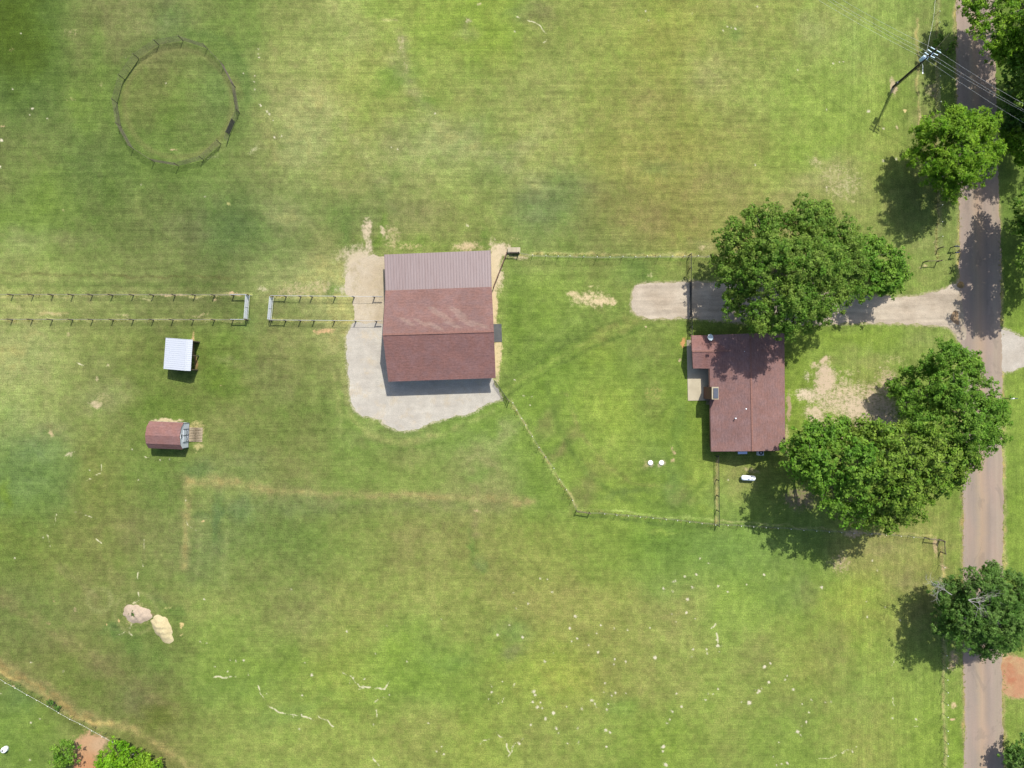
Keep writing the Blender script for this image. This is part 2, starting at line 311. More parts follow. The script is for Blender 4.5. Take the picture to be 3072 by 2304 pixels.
# strokes of worn / different grass: points, half width, colour, strength
STROKES = [
([(1490, 1168), (1600, 1098), (1720, 1022), (1860, 962)], 5, (98, 126, 54), .6), ([(1500, 1200), (1640, 1112), (1790, 1034), (1960, 975)], 5, (98, 126, 54), .6), ([(1495, 1184), (1620, 1106), (1750, 1030), (1900, 970)], 7, (150, 168, 80), .5),
([(1180, 180), (1240, 280), (1330, 400), (1470, 470), (1640, 570)], 24, (168, 172, 118), .4), ([(1190, 520), (1130, 560), (1180, 640)], 16, (118, 140, 78), .4), ([(960, 300), (1060, 420), (1130, 540)], 22, (168, 170, 115), .35),
([(0, 886), (750, 887)], 3.5, (188, 184, 140), .6), ([(0, 960), (745, 961)], 3.5, (186, 184, 136), .55), ([(818, 890), (1150, 893)], 3.5, (205, 196, 160), .6), ([(812, 962), (1150, 965)], 3.5, (205, 196, 160), .6),
([(0, 1790), (160, 1900), (330, 2010), (520, 2130)], 22, (142, 134, 88), .45), ([(300, 1700), (420, 1760), (560, 1820)], 20, (140, 140, 86), .3), ([(180, 1700), (300, 1790)], 12, (150, 145, 96), .4),
([(1640, 1150), (1680, 1290), (1760, 1420), (1880, 1500), (2040, 1520), (2110, 1440)], 10, (100, 135, 56), .5), ([(1700, 1180), (1730, 1280), (1800, 1380), (1900, 1450), (2010, 1460)], 9, (148, 150, 84), .4),
([(560, 1440), (700, 1450), (820, 1476), (1000, 1482), (1300, 1490), (1600, 1506)], 14, (172, 157, 106), .62),
([(820, 1500), (1100, 1515), (1500, 1520)], 22, (132, 140, 86), .5),
([(566, 1440), (562, 1560), (556, 1640), (552, 1700)], 16, (172, 158, 106), .6), ([(1425, 1450), (1430, 1600)], 14, (160, 150, 105), .5),
([(600, 1560), (595, 1720)], 10, (148, 158, 98), .5), ([(680, 1560), (670, 1760)], 10, (150, 165, 98), .4),
([(0, 1985), (60, 2030), (150, 2080), (230, 2140), (300, 2162)], 22, (160, 140, 100), .75),
([(0, 2012), (60, 2050), (130, 2090), (200, 2145), (270, 2165), (330, 2168)], 7, (196, 170, 126), .85),
([(330, 2165), (420, 2200), (500, 2250), (600, 2330)], 12, (180, 165, 108), .7),
([(60, 2060), (150, 2120), (240, 2180), (340, 2230), (440, 2270)], 16, (100, 120, 52), .6),
([(0, 820), (300, 826), (700, 832)], 4, (112, 112, 66), .5), ([(0, 850), (700, 856)], 8, (100, 128, 60), .35),
([(120, 946), (200, 940)], 5, (190, 180, 130), .7),
([(690, 230), (750, 300), (800, 380), (820, 480)], 18, (150, 155, 90), .4), ([(570, 100), (680, 120), (730, 200), (745, 300)], 14, (92, 130, 62), .5),
([(1150, 60), (1190, 62)], 4, (190, 185, 130), .5),
([(1000, 1120), (1020, 1230), (1100, 1300), (1200, 1330), (1330, 1300), (1480, 1235)], 9, (172, 176, 105), .5),
([(1010, 1150), (1035, 1250), (1110, 1330), (1220, 1350), (1350, 1320)], 10, (104, 142, 58), .4),
([(1600, 772), (2140, 778)], 5, (110, 145, 55), .55), ([(1560, 762), (2180, 769)], 4, (200, 186, 142), .65),
([(1530, 1200), (1620, 1350), (1730, 1515)], 4, (200, 196, 132), .7), ([(1735, 1523), (1900, 1540), (2150, 1562)], 3, (165, 190, 100), .7), ([(1740, 1545), (2150, 1585)], 6, (90, 128, 55), .5),
([(2150, 1560), (2500, 1590), (2800, 1608)], 3, (205, 190, 140), .5),
([(2060, 770), (2062, 1010)], 4, (150, 150, 90), .4), ([(2152, 1380), (2152, 1570)], 4, (190, 180, 128), .8),
([(2827, 1640), (2832, 1900), (2834, 2304)], 4, (196, 182, 132), .75), ([(2815, 0), (2812, 780)], 5, (170, 162, 108), .6), ([(2752, 60), (2752, 320), (2760, 390)], 4, (205, 185, 140), .6),
([(0, 2030), (640, 2390)], 4, (150, 160, 90), .3),
([(2868, 0), (2878, 760), (2888, 1500), (2894, 2304)], 7, (195, 172, 138), .7), ([(2988, 300), (3004, 900), (3012, 1600), (3012, 2304)], 7, (195, 170, 138), .65),
]
# bare soil: x, y, rx, ry, angle, soil colour, amount
BARE = [
(1080, 800, 52, 62, 0, (216, 201, 176), 1.3), (1110, 905, 45, 45, 0, (206, 190, 158), 1.1), (1060, 870, 60, 25, 0, (205, 195, 170), .8), (1050, 760, 60, 30, 20, (212, 196, 160), .7),
(1100, 690, 14, 45, 0, (220, 202, 172), .9), (1108, 740, 16, 26, 0, (222, 205, 178), .9), (1148, 700, 12, 22, 20, (222, 205, 172), .9), (1175, 715, 30, 50, 0, (205, 186, 145), .62), (1220, 740, 60, 14, 0, (222, 202, 150), .62), (1400, 742, 50, 18, 0, (222, 198, 158), .85), (1500, 752, 34, 26, 0, (226, 206, 175), 1.1), (1485, 800, 22, 80, 5, (234, 216, 182), 1.25), (1478, 900, 16, 130, 0, (230, 208, 165), 1.1), (1490, 1060, 14, 100, 0, (230, 210, 165), 1.1), (1560, 770, 40, 8, 0, (214, 198, 158), .8),
(900, 870, 90, 24, 5, (210, 190, 150), .62), (785, 868, 20, 9, 0, (215, 205, 170), .7), (960, 860, 50, 30, 0, (210, 190, 150), .6), (975, 996, 35, 10, 0, (226, 186, 138), .9), (520, 888, 60, 5, 0, (218, 190, 150), .8), (700, 886, 30, 8, 0, (222, 190, 150), .9), (651, 901, 8, 5, 0, (220, 190, 150), .9), (440, 898, 25, 4, 0, (216, 210, 150), .8), (660, 890, 60, 3, 0, (218, 200, 160), .6), (590, 890, 30, 3, 0, (218, 200, 160), .6),
(60, 920, 40, 10, 0, (196, 185, 130), .5), (150, 945, 60, 8, 0, (205, 190, 140), .62), (375, 948, 20, 7, 0, (214, 200, 150), .6), (600, 946, 35, 7, 0, (218, 200, 150), .55), (200, 1000, 8, 12, 0, (215, 195, 150), .6),
(285, 1212, 24, 16, 0, (214, 196, 160), .95), (300, 1190, 30, 28, 0, (190, 180, 130), .5), (155, 1303, 9, 12, 30, (205, 185, 140), .9), (210, 1362, 20, 9, 15, (215, 205, 168), .8), (322, 1100, 8, 8, 0, (220, 205, 165), .7), (290, 1140, 6, 10, 0, (205, 190, 150), .7), (665, 1160, 6, 6, 0, (215, 190, 140), .9),
(580, 1035, 8, 40, 0, (216, 184, 130), 1.2), (585, 1085, 7, 30, 0, (150, 125, 85), 1.1), (590, 1290, 30, 34, 0, (205, 190, 130), .95), (500, 1262, 60, 6, 3, (216, 200, 160), 1.1), (600, 1340, 20, 16, 30, (200, 190, 130), .8),
(1775, 900, 66, 27, 3, (234, 212, 170), .78), (1800, 905, 40, 14, 3, (234, 212, 170), .95), (1725, 885, 28, 16, -20, (226, 204, 160), .8), (1835, 905, 22, 16, 30, (226, 202, 160), .85), (1785, 862, 24, 4, 0, (220, 210, 150), .75),
(1965, 1180, 40, 30, 0, (190, 165, 105), .42), (2022, 1352, 8, 14, 20, (220, 190, 150), .7), (2016, 1380, 10, 6, 25, (220, 190, 150), .8), (1935, 1388, 12, 22, 0, (188, 176, 120), .6), (1952, 1388, 13, 12, 0, (190, 180, 150), .9), (1984, 1388, 14, 12, 0, (190, 180, 150), .9), (2040, 1078, 6, 6, 0, (222, 195, 160), .9), (1950, 825, 12, 6, 0, (210, 205, 150), .7), (2052, 1028, 8, 18, -15, (222, 165, 105), 1.1), (1940, 983, 5, 4, 0, (225, 205, 165), .8),
(2476, 1140, 36, 62, 0, (220, 198, 172), 1.08), (2530, 1200, 110, 66, 10, (224, 203, 172), .82), (2500, 1290, 90, 40, 0, (222, 200, 168), .8), (2640, 1220, 60, 70, 0, (210, 188, 160), .85), (2430, 1185, 46, 24, 0, (236, 218, 192), .95), (2450, 1240, 36, 40, -15, (226, 206, 178), .9), (2475, 1080, 24, 12, 15, (222, 200, 166), 1.0), (2440, 1095, 16, 12, 0, (222, 200, 166), .8), (2540, 1160, 40, 30, -20, (226, 206, 170), .72), (2580, 1225, 66, 44, 0, (230, 210, 185), .98), (2620, 1190, 30, 50, 0, (216, 192, 162), .9), (2660, 1150, 40, 60, 0, (210, 186, 155), .75), (2590, 1280, 40, 40, 0, (224, 203, 170), .9), (2650, 1260, 50, 40, 0, (200, 180, 160), .9), (2540, 1120, 50, 14, 10, (222, 205, 160), .55), (2680, 1080, 70, 22, -20, (215, 205, 150), .42), (2420, 1130, 14, 20, 0, (222, 210, 180), .6), (2365, 1220, 9, 50, 0, (186, 165, 132), 1.2), (2362, 1320, 8, 60, 0, (205, 190, 145), .8), (2340, 965, 50, 30, 0, (170, 150, 135), .8), (2320, 900, 120, 50, 0, (170, 150, 135), .9), (2370, 985, 30, 18, 0, (180, 162, 150), .8), (2250, 1410, 36, 12, -10, (196, 182, 138), .7), (2400, 1500, 60, 40, 0, (150, 130, 110), .8), (2520, 1690, 40, 40, 0, (205, 180, 150), .6), (2570, 1600, 50, 14, 0, (214, 190, 160), .8), (2640, 1600, 60, 12, 0, (210, 190, 140), .5), (2810, 1640, 9, 36, 0, (206, 180, 142), .85), (2830, 1700, 12, 16, 0, (206, 180, 142), .8), (2860, 2110, 10, 12, 0, (220, 196, 150), .9), (2858, 2158, 10, 6, 0, (222, 190, 150), .9), (2860, 1980, 20, 40, 0, (196, 168, 140), .8), (2880, 850, 12, 12, 0, (214, 186, 140), 1.1), (2530, 560, 70, 50, 25, (205, 194, 148), .6), (2450, 485, 34, 16, -20, (206, 194, 148), .62), (2500, 520, 50, 30, 10, (205, 192, 148), .56), (2540, 600, 60, 6, -5, (214, 205, 150), .5), (2110, 745, 30, 10, 0, (210, 192, 150), .6), (2800, 270, 26, 26, 0, (176, 158, 130), .7), (2678, 262, 14, 26, 15, (205, 186, 150), 1.1), (2690, 380, 6, 8, 0, (222, 205, 160), .9), (2720, 335, 6, 6, 0, (235, 215, 150), 1.2), (2758, 345, 5, 36, 0, (206, 186, 140), .7), (2770, 800, 18, 6, 0, (214, 200, 150), .7), (2810, 740, 8, 26, 0, (214, 196, 150), .6),
(272, 2235, 48, 44, 10, (206, 166, 128), 1.5), (255, 2290, 40, 40, 0, (206, 150, 108), 1.5), (300, 2230, 30, 20, 25, (206, 180, 150), 1.1), (210, 2060, 8, 6, 0, (215, 165, 120), .6), (36, 2063, 4, 4, 0, (220, 190, 160), 1.2),
(455, 1842, 14, 5, 0, (130, 110, 80), 1.0), (408, 1840, 50, 48, 0, (196, 180, 130), .62), (540, 1875, 8, 10, 0, (230, 205, 140), 1.0), (545, 1905, 8, 6, 0, (222, 205, 140), .8), (356, 1862, 4, 7, 0, (225, 190, 130), 1.1), (312, 1875, 4, 7, 0, (225, 190, 130), 1.0), (505, 1825, 16, 8, 20, (210, 205, 130), .6), (230, 1826, 10, 12, 0, (190, 170, 130), .7), (160, 1800, 8, 16, 30, (190, 165, 120), .6), (150, 1868, 10, 6, 0, (196, 165, 125), .6),
(1430, 1540, 20, 8, 0, (208, 180, 140), .6), (610, 1566, 6, 5, 0, (225, 195, 140), .9),
(640, 470, 30, 16, 20, (170, 170, 130), .4), (520, 450, 14, 6, 0, (205, 180, 140), .7), (215, 95, 30, 14, 0, (190, 176, 132), .5), (35, 150, 12, 10, 0, (170, 150, 105), .5), (690, 615, 7, 8, 0, (205, 200, 130), .8), (190, 630, 6, 6, 0, (195, 185, 130), .7), (210, 300, 20, 10, 0, (200, 190, 130), .5), (10, 380, 12, 6, 0, (205, 180, 135), .7), (300, 255, 10, 10, 0, (190, 185, 130), .6),
(760, 455, 20, 18, 20, (205, 200, 160), .5), (1400, 60, 16, 14, 0, (196, 184, 150), .6), (1205, 130, 16, 34, 0, (205, 192, 150), .62), (1215, 200, 10, 30, 0, (205, 192, 150), .5), (1440, 10, 14, 5, 0, (210, 200, 150), .7), (1265, 290, 34, 6, 0, (205, 210, 130), .5), (1540, 716, 24, 6, 0, (214, 210, 140), .6), (1400, 676, 8, 4, 20, (235, 225, 180), .9),
]
CRACKS = [([(555, 1560), (565, 1578), (590, 1590)], 1.2), ([(772, 2060), (790, 2090), (800, 2112), (835, 2135), (870, 2142), (905, 2148), (940, 2160)], 1.9), ([(955, 2148), (980, 2162), (1000, 2180)], 1.6), ([(640, 2030), (670, 2032), (705, 2030)], 2.6),
 ([(1027, 2016), (1055, 2030), (1078, 2060), (1110, 2062), (1155, 2068)], 2.2), ([(1075, 2070), (1090, 2064)], 1.5), ([(1158, 2066), (1170, 2035)], 1.5), ([(1155, 2090), (1125, 2105)], 1.4), ([(1126, 2130), (1132, 2155)], 1.4), ([(1110, 2265), (1140, 2300)], 1.8), ([(1488, 2195), (1515, 2220), (1520, 2245), (1530, 2262), (1522, 2272)], 1.9), ([(1530, 2262), (1545, 2230), (1570, 2215)], 1.5), ([(1430, 2250), (1450, 2220), (1480, 2215)], 1.0), ([(1528, 2070), (1545, 2050)], 1.8), ([(1505, 2110), (1528, 2075)], 1.1), ([(1550, 52), (1590, 62), (1625, 80), (1640, 102)], 1.4), ([(1630, 132), (1640, 112)], 1.1), ([(415, 1780), (416, 1800), (400, 1810)], 2.2), ([(398, 1865), (388, 1885), (386, 1900), (395, 1905)], 2.6), ([(384, 1892), (366, 1903), (352, 1906)], 1.5), ([(230, 1085), (250, 1095), (270, 1090)], 1.4), ([(170, 1544), (162, 1575)], .9), ([(142, 1600), (150, 1640)], .9), ([(285, 1618), (305, 1630)], 1.2), ([(225, 1535), (290, 1555)], .9), ([(260, 1445), (300, 1420)], .9), ([(300, 1420), (303, 1390)], .8), ([(413, 1715), (414, 1740)], 1.6), ([(428, 1680), (430, 1700)], 1.6), ([(432, 1620), (433, 1670)], .8), ([(2150, 1900), (2155, 1935), (2150, 1930)], 2.6), ([(2136, 1885), (2148, 1870)], 1.6), ([(2675, 1998), (2684, 1980)], 1.8), ([(2676, 2090), (2684, 2120)], .9), ([(2726, 2178), (2760, 2182)], 1.0), ([(2440, 2280), (2500, 2270), (2570, 2240)], 1.0), ([(2708, 45), (2722, 35), (2728, 18)], 1.2), ([(1540, 1168), (1528, 1185)], .9), ([(430, 1370), (450, 1374)], 1.4)]
SPECK_CL = [(2680, 1560, 0, 0, 0), ]
WHITE = [  # pale spots: x, y, radius
(775, 148, 2.5), (774, 162, 2.5), (776, 172, 3), (765, 228, 2), (763, 245, 2.5), (765, 268, 2.5), (780, 314, 2.5), (783, 318, 2.5), (802, 335, 4), (808, 342, 3.5), (819, 362, 3), (730, 220, 2.5), (823, 412, 4), (845, 408, 3),
(38, 268, 3), (97, 326, 3.5), (90, 345, 2.5), (142, 356, 2), (63, 100, 2.5), (498, 250, 3), (424, 555, 2), (614, 590, 3), (5, 420, 5), (0, 500, 4), (376, 172, 1.5),
(1945, 62, 1.8), (1937, 33, 3), (1545, 95, 3.5), (1305, 340, 3), (1175, 442, 1.5), (1193, 448, 1.5), (1404, 677, 4), (2272, 20, 3.5), (2183, 80, 3), (2194, 82, 3), (2206, 87, 3.5), (2170, 92, 2), (2265, 495, 3.5), (2480, 563, 3.5), (2540, 562, 3), (2606, 334, 5), (2650, 386, 4), (2650, 482, 4.5), (2688, 478, 3.5), (2480, 328, 3), (2578, 535, 2.5), (2500, 190, 3), (2518, 186, 2.2), (2530, 186, 2.2), (2393, 210, 2), (2324, 175, 2), (2077, 40, 2),
(690, 1980, 3), (731, 1981, 3.5), (914, 1988, 3.5), (707, 1982, 2), (645, 2000, 2), (683, 2015, 3), (935, 2025, 5), (907, 2086, 3.5), (898, 2187, 3.5), (905, 2145, 3.5), (600, 1925, 3), (613, 1798, 2), (872, 1767, 2), (620, 1930, 1.5), (880, 2150, 2.5), (745, 2025, 2.5), (800, 2082, 2.5),
(1040, 1895, 3.5), (1060, 2035, 3.5), (1093, 2037, 2.5), (1127, 1961, 2), (1220, 1984, 3), (1168, 2085, 3.5), (1285, 2170, 3), (1120, 2173, 3.5), (1310, 2255, 3), (1325, 2240, 2.5), (1332, 2262, 3.5), (1230, 2307, 2), (1160, 1877, 2), (1324, 1858, 1.5), (1050, 2050, 2.5),
(1540, 1778, 3), (1585, 1812, 3.5), (1547, 1825, 2), (1493, 1905, 4), (1568, 1912, 4.5), (1528, 1875, 3), (1725, 1850, 5), (1710, 1885, 4), (1620, 1735, 3), (1642, 1738, 2.5), (1655, 1776, 3.5), (1635, 1984, 4), (1660, 1960, 2), (1802, 1876, 4), (1843, 1885, 3), (1950, 1884, 3), (1732, 1916, 4), (1715, 1924, 3.5), (1765, 1935, 2), (1790, 1900, 3), (1794, 1957, 4), (1844, 1977, 4), (1877, 1985, 3.5), (1842, 1993, 2), (1965, 1973, 6), (1883, 1890, 2), (1600, 2075, 5), (1605, 2085, 5), (1598, 2105, 4), (1622, 2108, 3.5), (1612, 2122, 5), (1627, 2125, 3), (1660, 2139, 5.5), (1637, 2156, 5), (1775, 2102, 4.5), (1785, 2112, 3.5), (1790, 2121, 3), (1745, 2126, 4), (1835, 2087, 4), (1846, 2078, 4.5), (1878, 2081, 2.5), (1825, 2112, 2.5), (1821, 2129, 4), (1815, 2050, 3), (1812, 2076, 3), (1670, 2186, 4.5), (1675, 2200, 3), (1733, 2185, 3.5), (1817, 2190, 5), (1830, 2198, 4), (1703, 2231, 3), (1736, 2227, 3), (1820, 2240, 3.5), (1558, 2231, 4), (1990, 2240, 6), (1988, 2255, 4), (1998, 2295, 6), (2002, 2170, 4), (2018, 2136, 3.5), (2030, 2080, 3.5), (2045, 2120, 4.5), (1990, 1765, 4.5), (2020, 1745, 3.5), (2018, 1775, 2.5), (2027, 1743, 3), (2015, 1842, 2.5), (2028, 1866, 3), (1700, 2120, 2), (2010, 2158, 3), (1475, 2060, 3), (1466, 2097, 2), (1495, 2110, 2.5), (1507, 2044, 1.5), (1475, 2076, 4), (1592, 2176, 3.5),
(2054, 1730, 4), (2090, 1724, 3.5), (2076, 1762, 4.5), (2154, 1758, 4), (2183, 1775, 4), (2063, 1798, 5), (2060, 1838, 4.5), (2292, 1724, 4), (2240, 1754, 3), (2085, 1856, 2.5), (2150, 1920, 3), (2154, 1936, 5.5), (2120, 1948, 4), (2080, 1948, 4), (2075, 1970, 2), (2122, 1960, 2), (2158, 1955, 2.5), (2294, 2000, 5), (2311, 1989, 4.5), (2307, 2046, 4.5), (2355, 2038, 4), (2361, 2027, 2), (2380, 2067, 4.5), (2277, 2073, 5), (2273, 2078, 4), (2265, 2070, 3), (2285, 2065, 2), (2248, 2108, 7), (2225, 2106, 2), (2117, 2100, 3.5), (2125, 2082, 3), (2140, 2082, 2.5), (2154, 2067, 3), (2434, 2099, 3.5), (2427, 2138, 3), (2419, 2166, 4), (2405, 2178, 2), (2393, 2195, 5), (2402, 2205, 3), (2386, 2198, 2.5), (2337, 2227, 2), (2475, 2107, 3), (2493, 2106, 4), (2406, 2112, 3), (2600, 1805, 3), (2602, 1852, 3), (2655, 1822, 2.5), (2465, 1762, 5), (2632, 1711, 3), (2617, 1682, 3), (2678, 2155, 3), (2748, 2158, 3), (2558, 2256, 3.5), (2545, 2250, 2), (2362, 2290, 5), (2320, 2270, 2), (2330, 2295, 3), (2345, 2292, 2), (2700, 1860, 2), (2100, 1675, 2), (2125, 1690, 2),
(1570, 1188, 3), (1590, 1215, 2), (1544, 1140, 3), (1595, 1190, 1.5), (2185, 1440, 3), (2640, 1103, 2), (270, 1412, 2), (508, 1378, 2.5), (480, 1380, 2), (396, 1348, 3), (415, 1440, 2), (557, 1502, 2), (44, 1675, 2.5), (130, 1612, 2), (92, 1987, 3), (190, 2014, 2.5), (92, 2168, 3), (120, 2157, 2), (90, 2280, 3), (2, 2080, 3)]

def ell(px, py, x, y, rx, ry, ang):
    a = R(-ang); dx = px - x; dy = py - y; c, s = math.cos(a), math.sin(a)
    return ((dx * c + dy * s) / rx) ** 2 + ((-dx * s + dy * c) / ry) ** 2
def segd(px, py, pts):
    d = np.full(px.shape, 1e9)
    for (x0, y0), (x1, y1) in zip(pts[:-1], pts[1:]):
        L = (x1 - x0) ** 2 + (y1 - y0) ** 2 + 1e-9
        t = np.clip(((px - x0) * (x1 - x0) + (py - y0) * (y1 - y0)) / L, 0, 1)
        d = np.minimum(d, np.hypot(px - x0 - t * (x1 - x0), py - y0 - t * (y1 - y0)))
    return d
def resample(pts, step, jit=0.0, closed=True):
    out = []; n = len(pts)
    for i in range(n if closed else n - 1):
        a = pts[i]; b = pts[(i + 1) % n]; L = math.hypot(b[0] - a[0], b[1] - a[1]); k = max(1, int(L / step))
        for j in range(k):
            t = j / k; out.append((a[0] + (b[0] - a[0]) * t + random.uniform(-jit, jit), a[1] + (b[1] - a[1]) * t + random.uniform(-jit, jit)))
    return out
def chaikin(pts, n=2):
    for _ in range(n):
        q = []
        for i in range(len(pts)):
            a = pts[i]; b = pts[(i + 1) % len(pts)]
            q += [(a[0] * .75 + b[0] * .25, a[1] * .75 + b[1] * .25), (a[0] * .25 + b[0] * .75, a[1] * .25 + b[1] * .75)]
        pts = q
    return pts

def c2(x, y, ox, oy, s): return (ox + x * s, oy + y * s)
YARD = [c2(x, y, 1000, 700, .3797) for x, y in [(165, 700), (130, 760), (105, 830), (105, 950), (120, 1100), (130, 1200), (135, 1320), (170, 1405), (250, 1448), (350, 1462), (400, 1508), (470, 1548), (570, 1563), (660, 1545), (750, 1505), (860, 1470), (960, 1447), (1060, 1430), (1130, 1400), (1200, 1355), (1260, 1330), (1330, 1312), (1300, 1240), (1262, 1160), (1200, 1000), (900, 760), (430, 700)]]
DRIVE = [c2(x, y, 1480, 730, .2984) for x, y in [(1950, 385), (1800, 400), (1640, 398), (1500, 405), (1440, 430), (1402, 480), (1396, 560), (1385, 640), (1405, 695), (1450, 722), (1530, 750), (1700, 755), (1950, 745)]] + \
        [c2(x, y, 2030, 740, .471) for x, y in [(500, 490), (900, 492), (1200, 484), (1500, 492), (1700, 505), (1750, 520), (1775, 560), (1800, 610), (1840, 610), (1850, 400), (1830, 225), (1800, 225), (1760, 245), (1700, 272), (1600, 300), (1500, 320), (1400, 322), (1000, 300), (500, 250), (100, 222)]]
DRIVE2 = [c2(x, y, 2030, 740, .471) for x, y in [(2040, 640), (2052, 560), (2075, 515), (2130, 540), (2212, 585), (2500, 620), (2500, 740), (2212, 755), (2140, 790), (2075, 810), (2050, 720)]]
DIRT2 = [c2(x, y, 2200, 1400, .545) for x, y in [(1475, 1030), (1530, 1035), (1600, 1065), (1900, 1090), (1900, 1260), (1600, 1272), (1530, 1268), (1490, 1250), (1475, 1200)]]

def build_ground():
    st = 3.2
    fx = np.arange(-160, 3232 + 1, st); fy = np.arange(-160, 2464 + 1, st)
    outx = np.array([300, 800, 2000, 6000, 20000, 60000.])
    ax = np.concatenate([(-160 - outx)[::-1], fx, fx[-1] + outx]); ay = np.concatenate([(-160 - outx)[::-1], fy, fy[-1] + outx])
    nx, ny = len(ax), len(ay)
    PX, PY = np.meshgrid(ax, ay); px = PX.ravel(); py = PY.ravel()
    X = (px - 1536) * MPX; Y = -(py - 1152) * MPX
    wx = fbm(X, Y, 9, 3, 4) * 70; wy = fbm(X, Y, 9, 33, 4) * 70
    col = gridcol(px + wx, py + wy)
    # region noise: lush <-> dry
    n1 = fbm(X, Y, 7, 5, 5); n2 = fbm(X, Y, 2.2, 9, 4); n3 = fbm(X, Y, .7, 13, 2)
    hstr = fbm(X, Y, .7, 21, 3, sx=9, sy=.6); vstr = fbm(X, Y, .7, 41, 3, sx=.6, sy=9)
    hw = np.clip((1500 - py) / 500, 0.45, 1) * np.clip((2700 - px) / 400, .1, 1); vw = np.clip((px - 2250) / 350, .12, 1)
    vw = np.maximum(vw, .8 * np.exp(-(((px - 600) / 160) ** 2 + ((py - 1600) / 170) ** 2)))
    bx = px + fbm(X, Y, 2.4, 61, 5, gain=.65) * 34; by = py + fbm(X, Y, 2.4, 71, 5, gain=.65) * 34
    for x, y, rx, ry, an, c, s in BLOBS:
        m = max(rx, ry) * 2.4
        k = np.where((abs(px - x) < m) & (abs(py - y) < m))[0]
        f = np.minimum(1.0 * s, .9) * np.exp(-ell(bx[k], by[k], x, y, rx, ry, an) ** 1.1)[:, None]; c = np.array(c, float); c = c * .86 + .14 * c.mean()
        col[k] = col[k] * (1 - f) + np.array(c, float) * f
    nb = fbm(X, Y, .9, 81, 3)
    for pts, hwid, c, s in STROKES:
        xs = [p[0] for p in pts]; ys = [p[1] for p in pts]; m = hwid * 3 + 12
        k = np.where((px > min(xs) - m) & (px < max(xs) + m) & (py > min(ys) - m) & (py < max(ys) + m))[0]
        d = segd(bx[k] * .35 + px[k] * .65, by[k] * .35 + py[k] * .65, pts)
        f = np.clip(s * np.exp(-(d / hwid) ** 2) * (1 + .8 * nb[k]), 0, 1)[:, None]
        col[k] = col[k] * (1 - f) + np.array(c, float) * f
    ph = fbm(X, Y, 6, 121, 3) * 2.2
    md = .55 + .45 * fbm(X, Y, 10, 131, 3)
    mh = np.sin(Y * 2 * np.pi / 1.35 + ph) * .6 + np.sin(Y * 2 * np.pi / .52 + 2 * ph + 1.3 * np.sin(X * .2)) * .55
    mv = np.sin(X * 2 * np.pi / 1.35 + ph) * .6 + np.sin(X * 2 * np.pi / .52 + 2 * ph + 1.3 * np.sin(Y * .2)) * .55
    L = 1 + .042 * md * mh * hw + .042 * md * mv * vw + .04 * n1 + .07 * n2 + .10 * n3 + .055 * hstr * hw + .055 * vstr * vw
    hue = fbm(X, Y, 4.5, 91, 4); hue2 = fbm(X, Y, 1.5, 101, 3)
    h = (.5 * hue + .4 * hue2 + .5 * fbm(X, Y, .8, 111, 3))[:, None]
    col = col * (1 + h * np.array([-.075, .01, -.12])) * L[:, None]
    # circular trails inside / around the round pen
    cx, cy = 300 + 850 * .277, 80 + 830 * .277
    rr = np.hypot(px - cx, py - cy); k = np.exp(-((rr - 162) / 10) ** 2)[:, None] * .35
    col = col * (1 - k) + np.array((150, 142, 95.)) * k
    k = (np.exp(-((rr - 205) / 20) ** 2) * .25)[:, None]; col = col * (1 - k) + np.array((98, 138, 60.)) * k
    for x, y, r0, r1, c in ((1860, 1250, 205, 30, (140, 138, 80)), (408, 1838, 62, 6, (165, 165, 110)), (300, 1800, 34, 9, (165, 170, 112))):
        rr = np.hypot(px - x, (py - y)); k = (np.exp(-((rr - r0) / r1) ** 2) * .35 * (1 + nb)).clip(0, 1)[:, None]
        if r0 > 150: k = k * (px < x)[:, None] * 0
        col = col * (1 - k) + np.array(c, float) * k
    # bare soil
    bare = np.zeros(px.shape); soil = np.tile(np.array([[214, 196, 162.]]), (len(px), 1)); sw = np.full(px.shape, .02)
    for x, y, rx, ry, an, c, s in BARE:
        m = max(rx, ry) * 2.6 + 8
        k = np.where((abs(px - x) < m) & (abs(py - y) < m))[0]
        f = s * np.exp(-ell(px[k] * .6 + bx[k] * .4, py[k] * .6 + by[k] * .4, x, y, rx, ry, an) ** 1.6)
        soil[k] = (soil[k] * sw[k, None] + np.array(c, float) * f[:, None]) / (sw[k] + f)[:, None]; sw[k] += f
        bare[k] = np.maximum(bare[k], f)
    def aroundpoly(poly, c, wd, s):
        xs = [p[0] for p in poly]; ys = [p[1] for p in poly]; m = wd * 3
        k = np.where((px > min(xs) - m) & (px < max(xs) + m) & (py > min(ys) - m) & (py < max(ys) + m))[0]
        d = segd(px[k], py[k], list(poly) + [poly[0]]); f = s * np.exp(-(d / wd) ** 2)
        soil[k] = (soil[k] * sw[k, None] + np.array(c, float) * f[:, None]) / (sw[k] + f)[:, None]; sw[k] += f
        bare[k] = np.maximum(bare[k], f)
    aroundpoly(YARD, (206, 198, 168), 9, .72); aroundpoly(DRIVE, (196, 182, 150), 9, .8); aroundpoly(DRIVE2, (200, 190, 165), 8, .7); aroundpoly(DIRT2, (200, 165, 125), 10, .7)
    for x, y, r in WHITE:
        r = max(r, 2.7)
        k = np.where((abs(px - x) < 26) & (abs(py - y) < 26))[0]
        f = (.86 + .06 * r) * np.exp(-((px[k] - x) ** 2 + (py[k] - y) ** 2) / (r * 1.12) ** 2)
        f2 = .30 * np.exp(-((px[k] - x) ** 2 + (py[k] - y) ** 2) / (r * 2.6) ** 2)
        f = np.maximum(f, f2)
        soil[k] = (soil[k] * sw[k, None] + np.array((232, 224, 196.)) * f[:, None]) / (sw[k] + f)[:, None]; sw[k] += f
        bare[k] = np.maximum(bare[k], f)
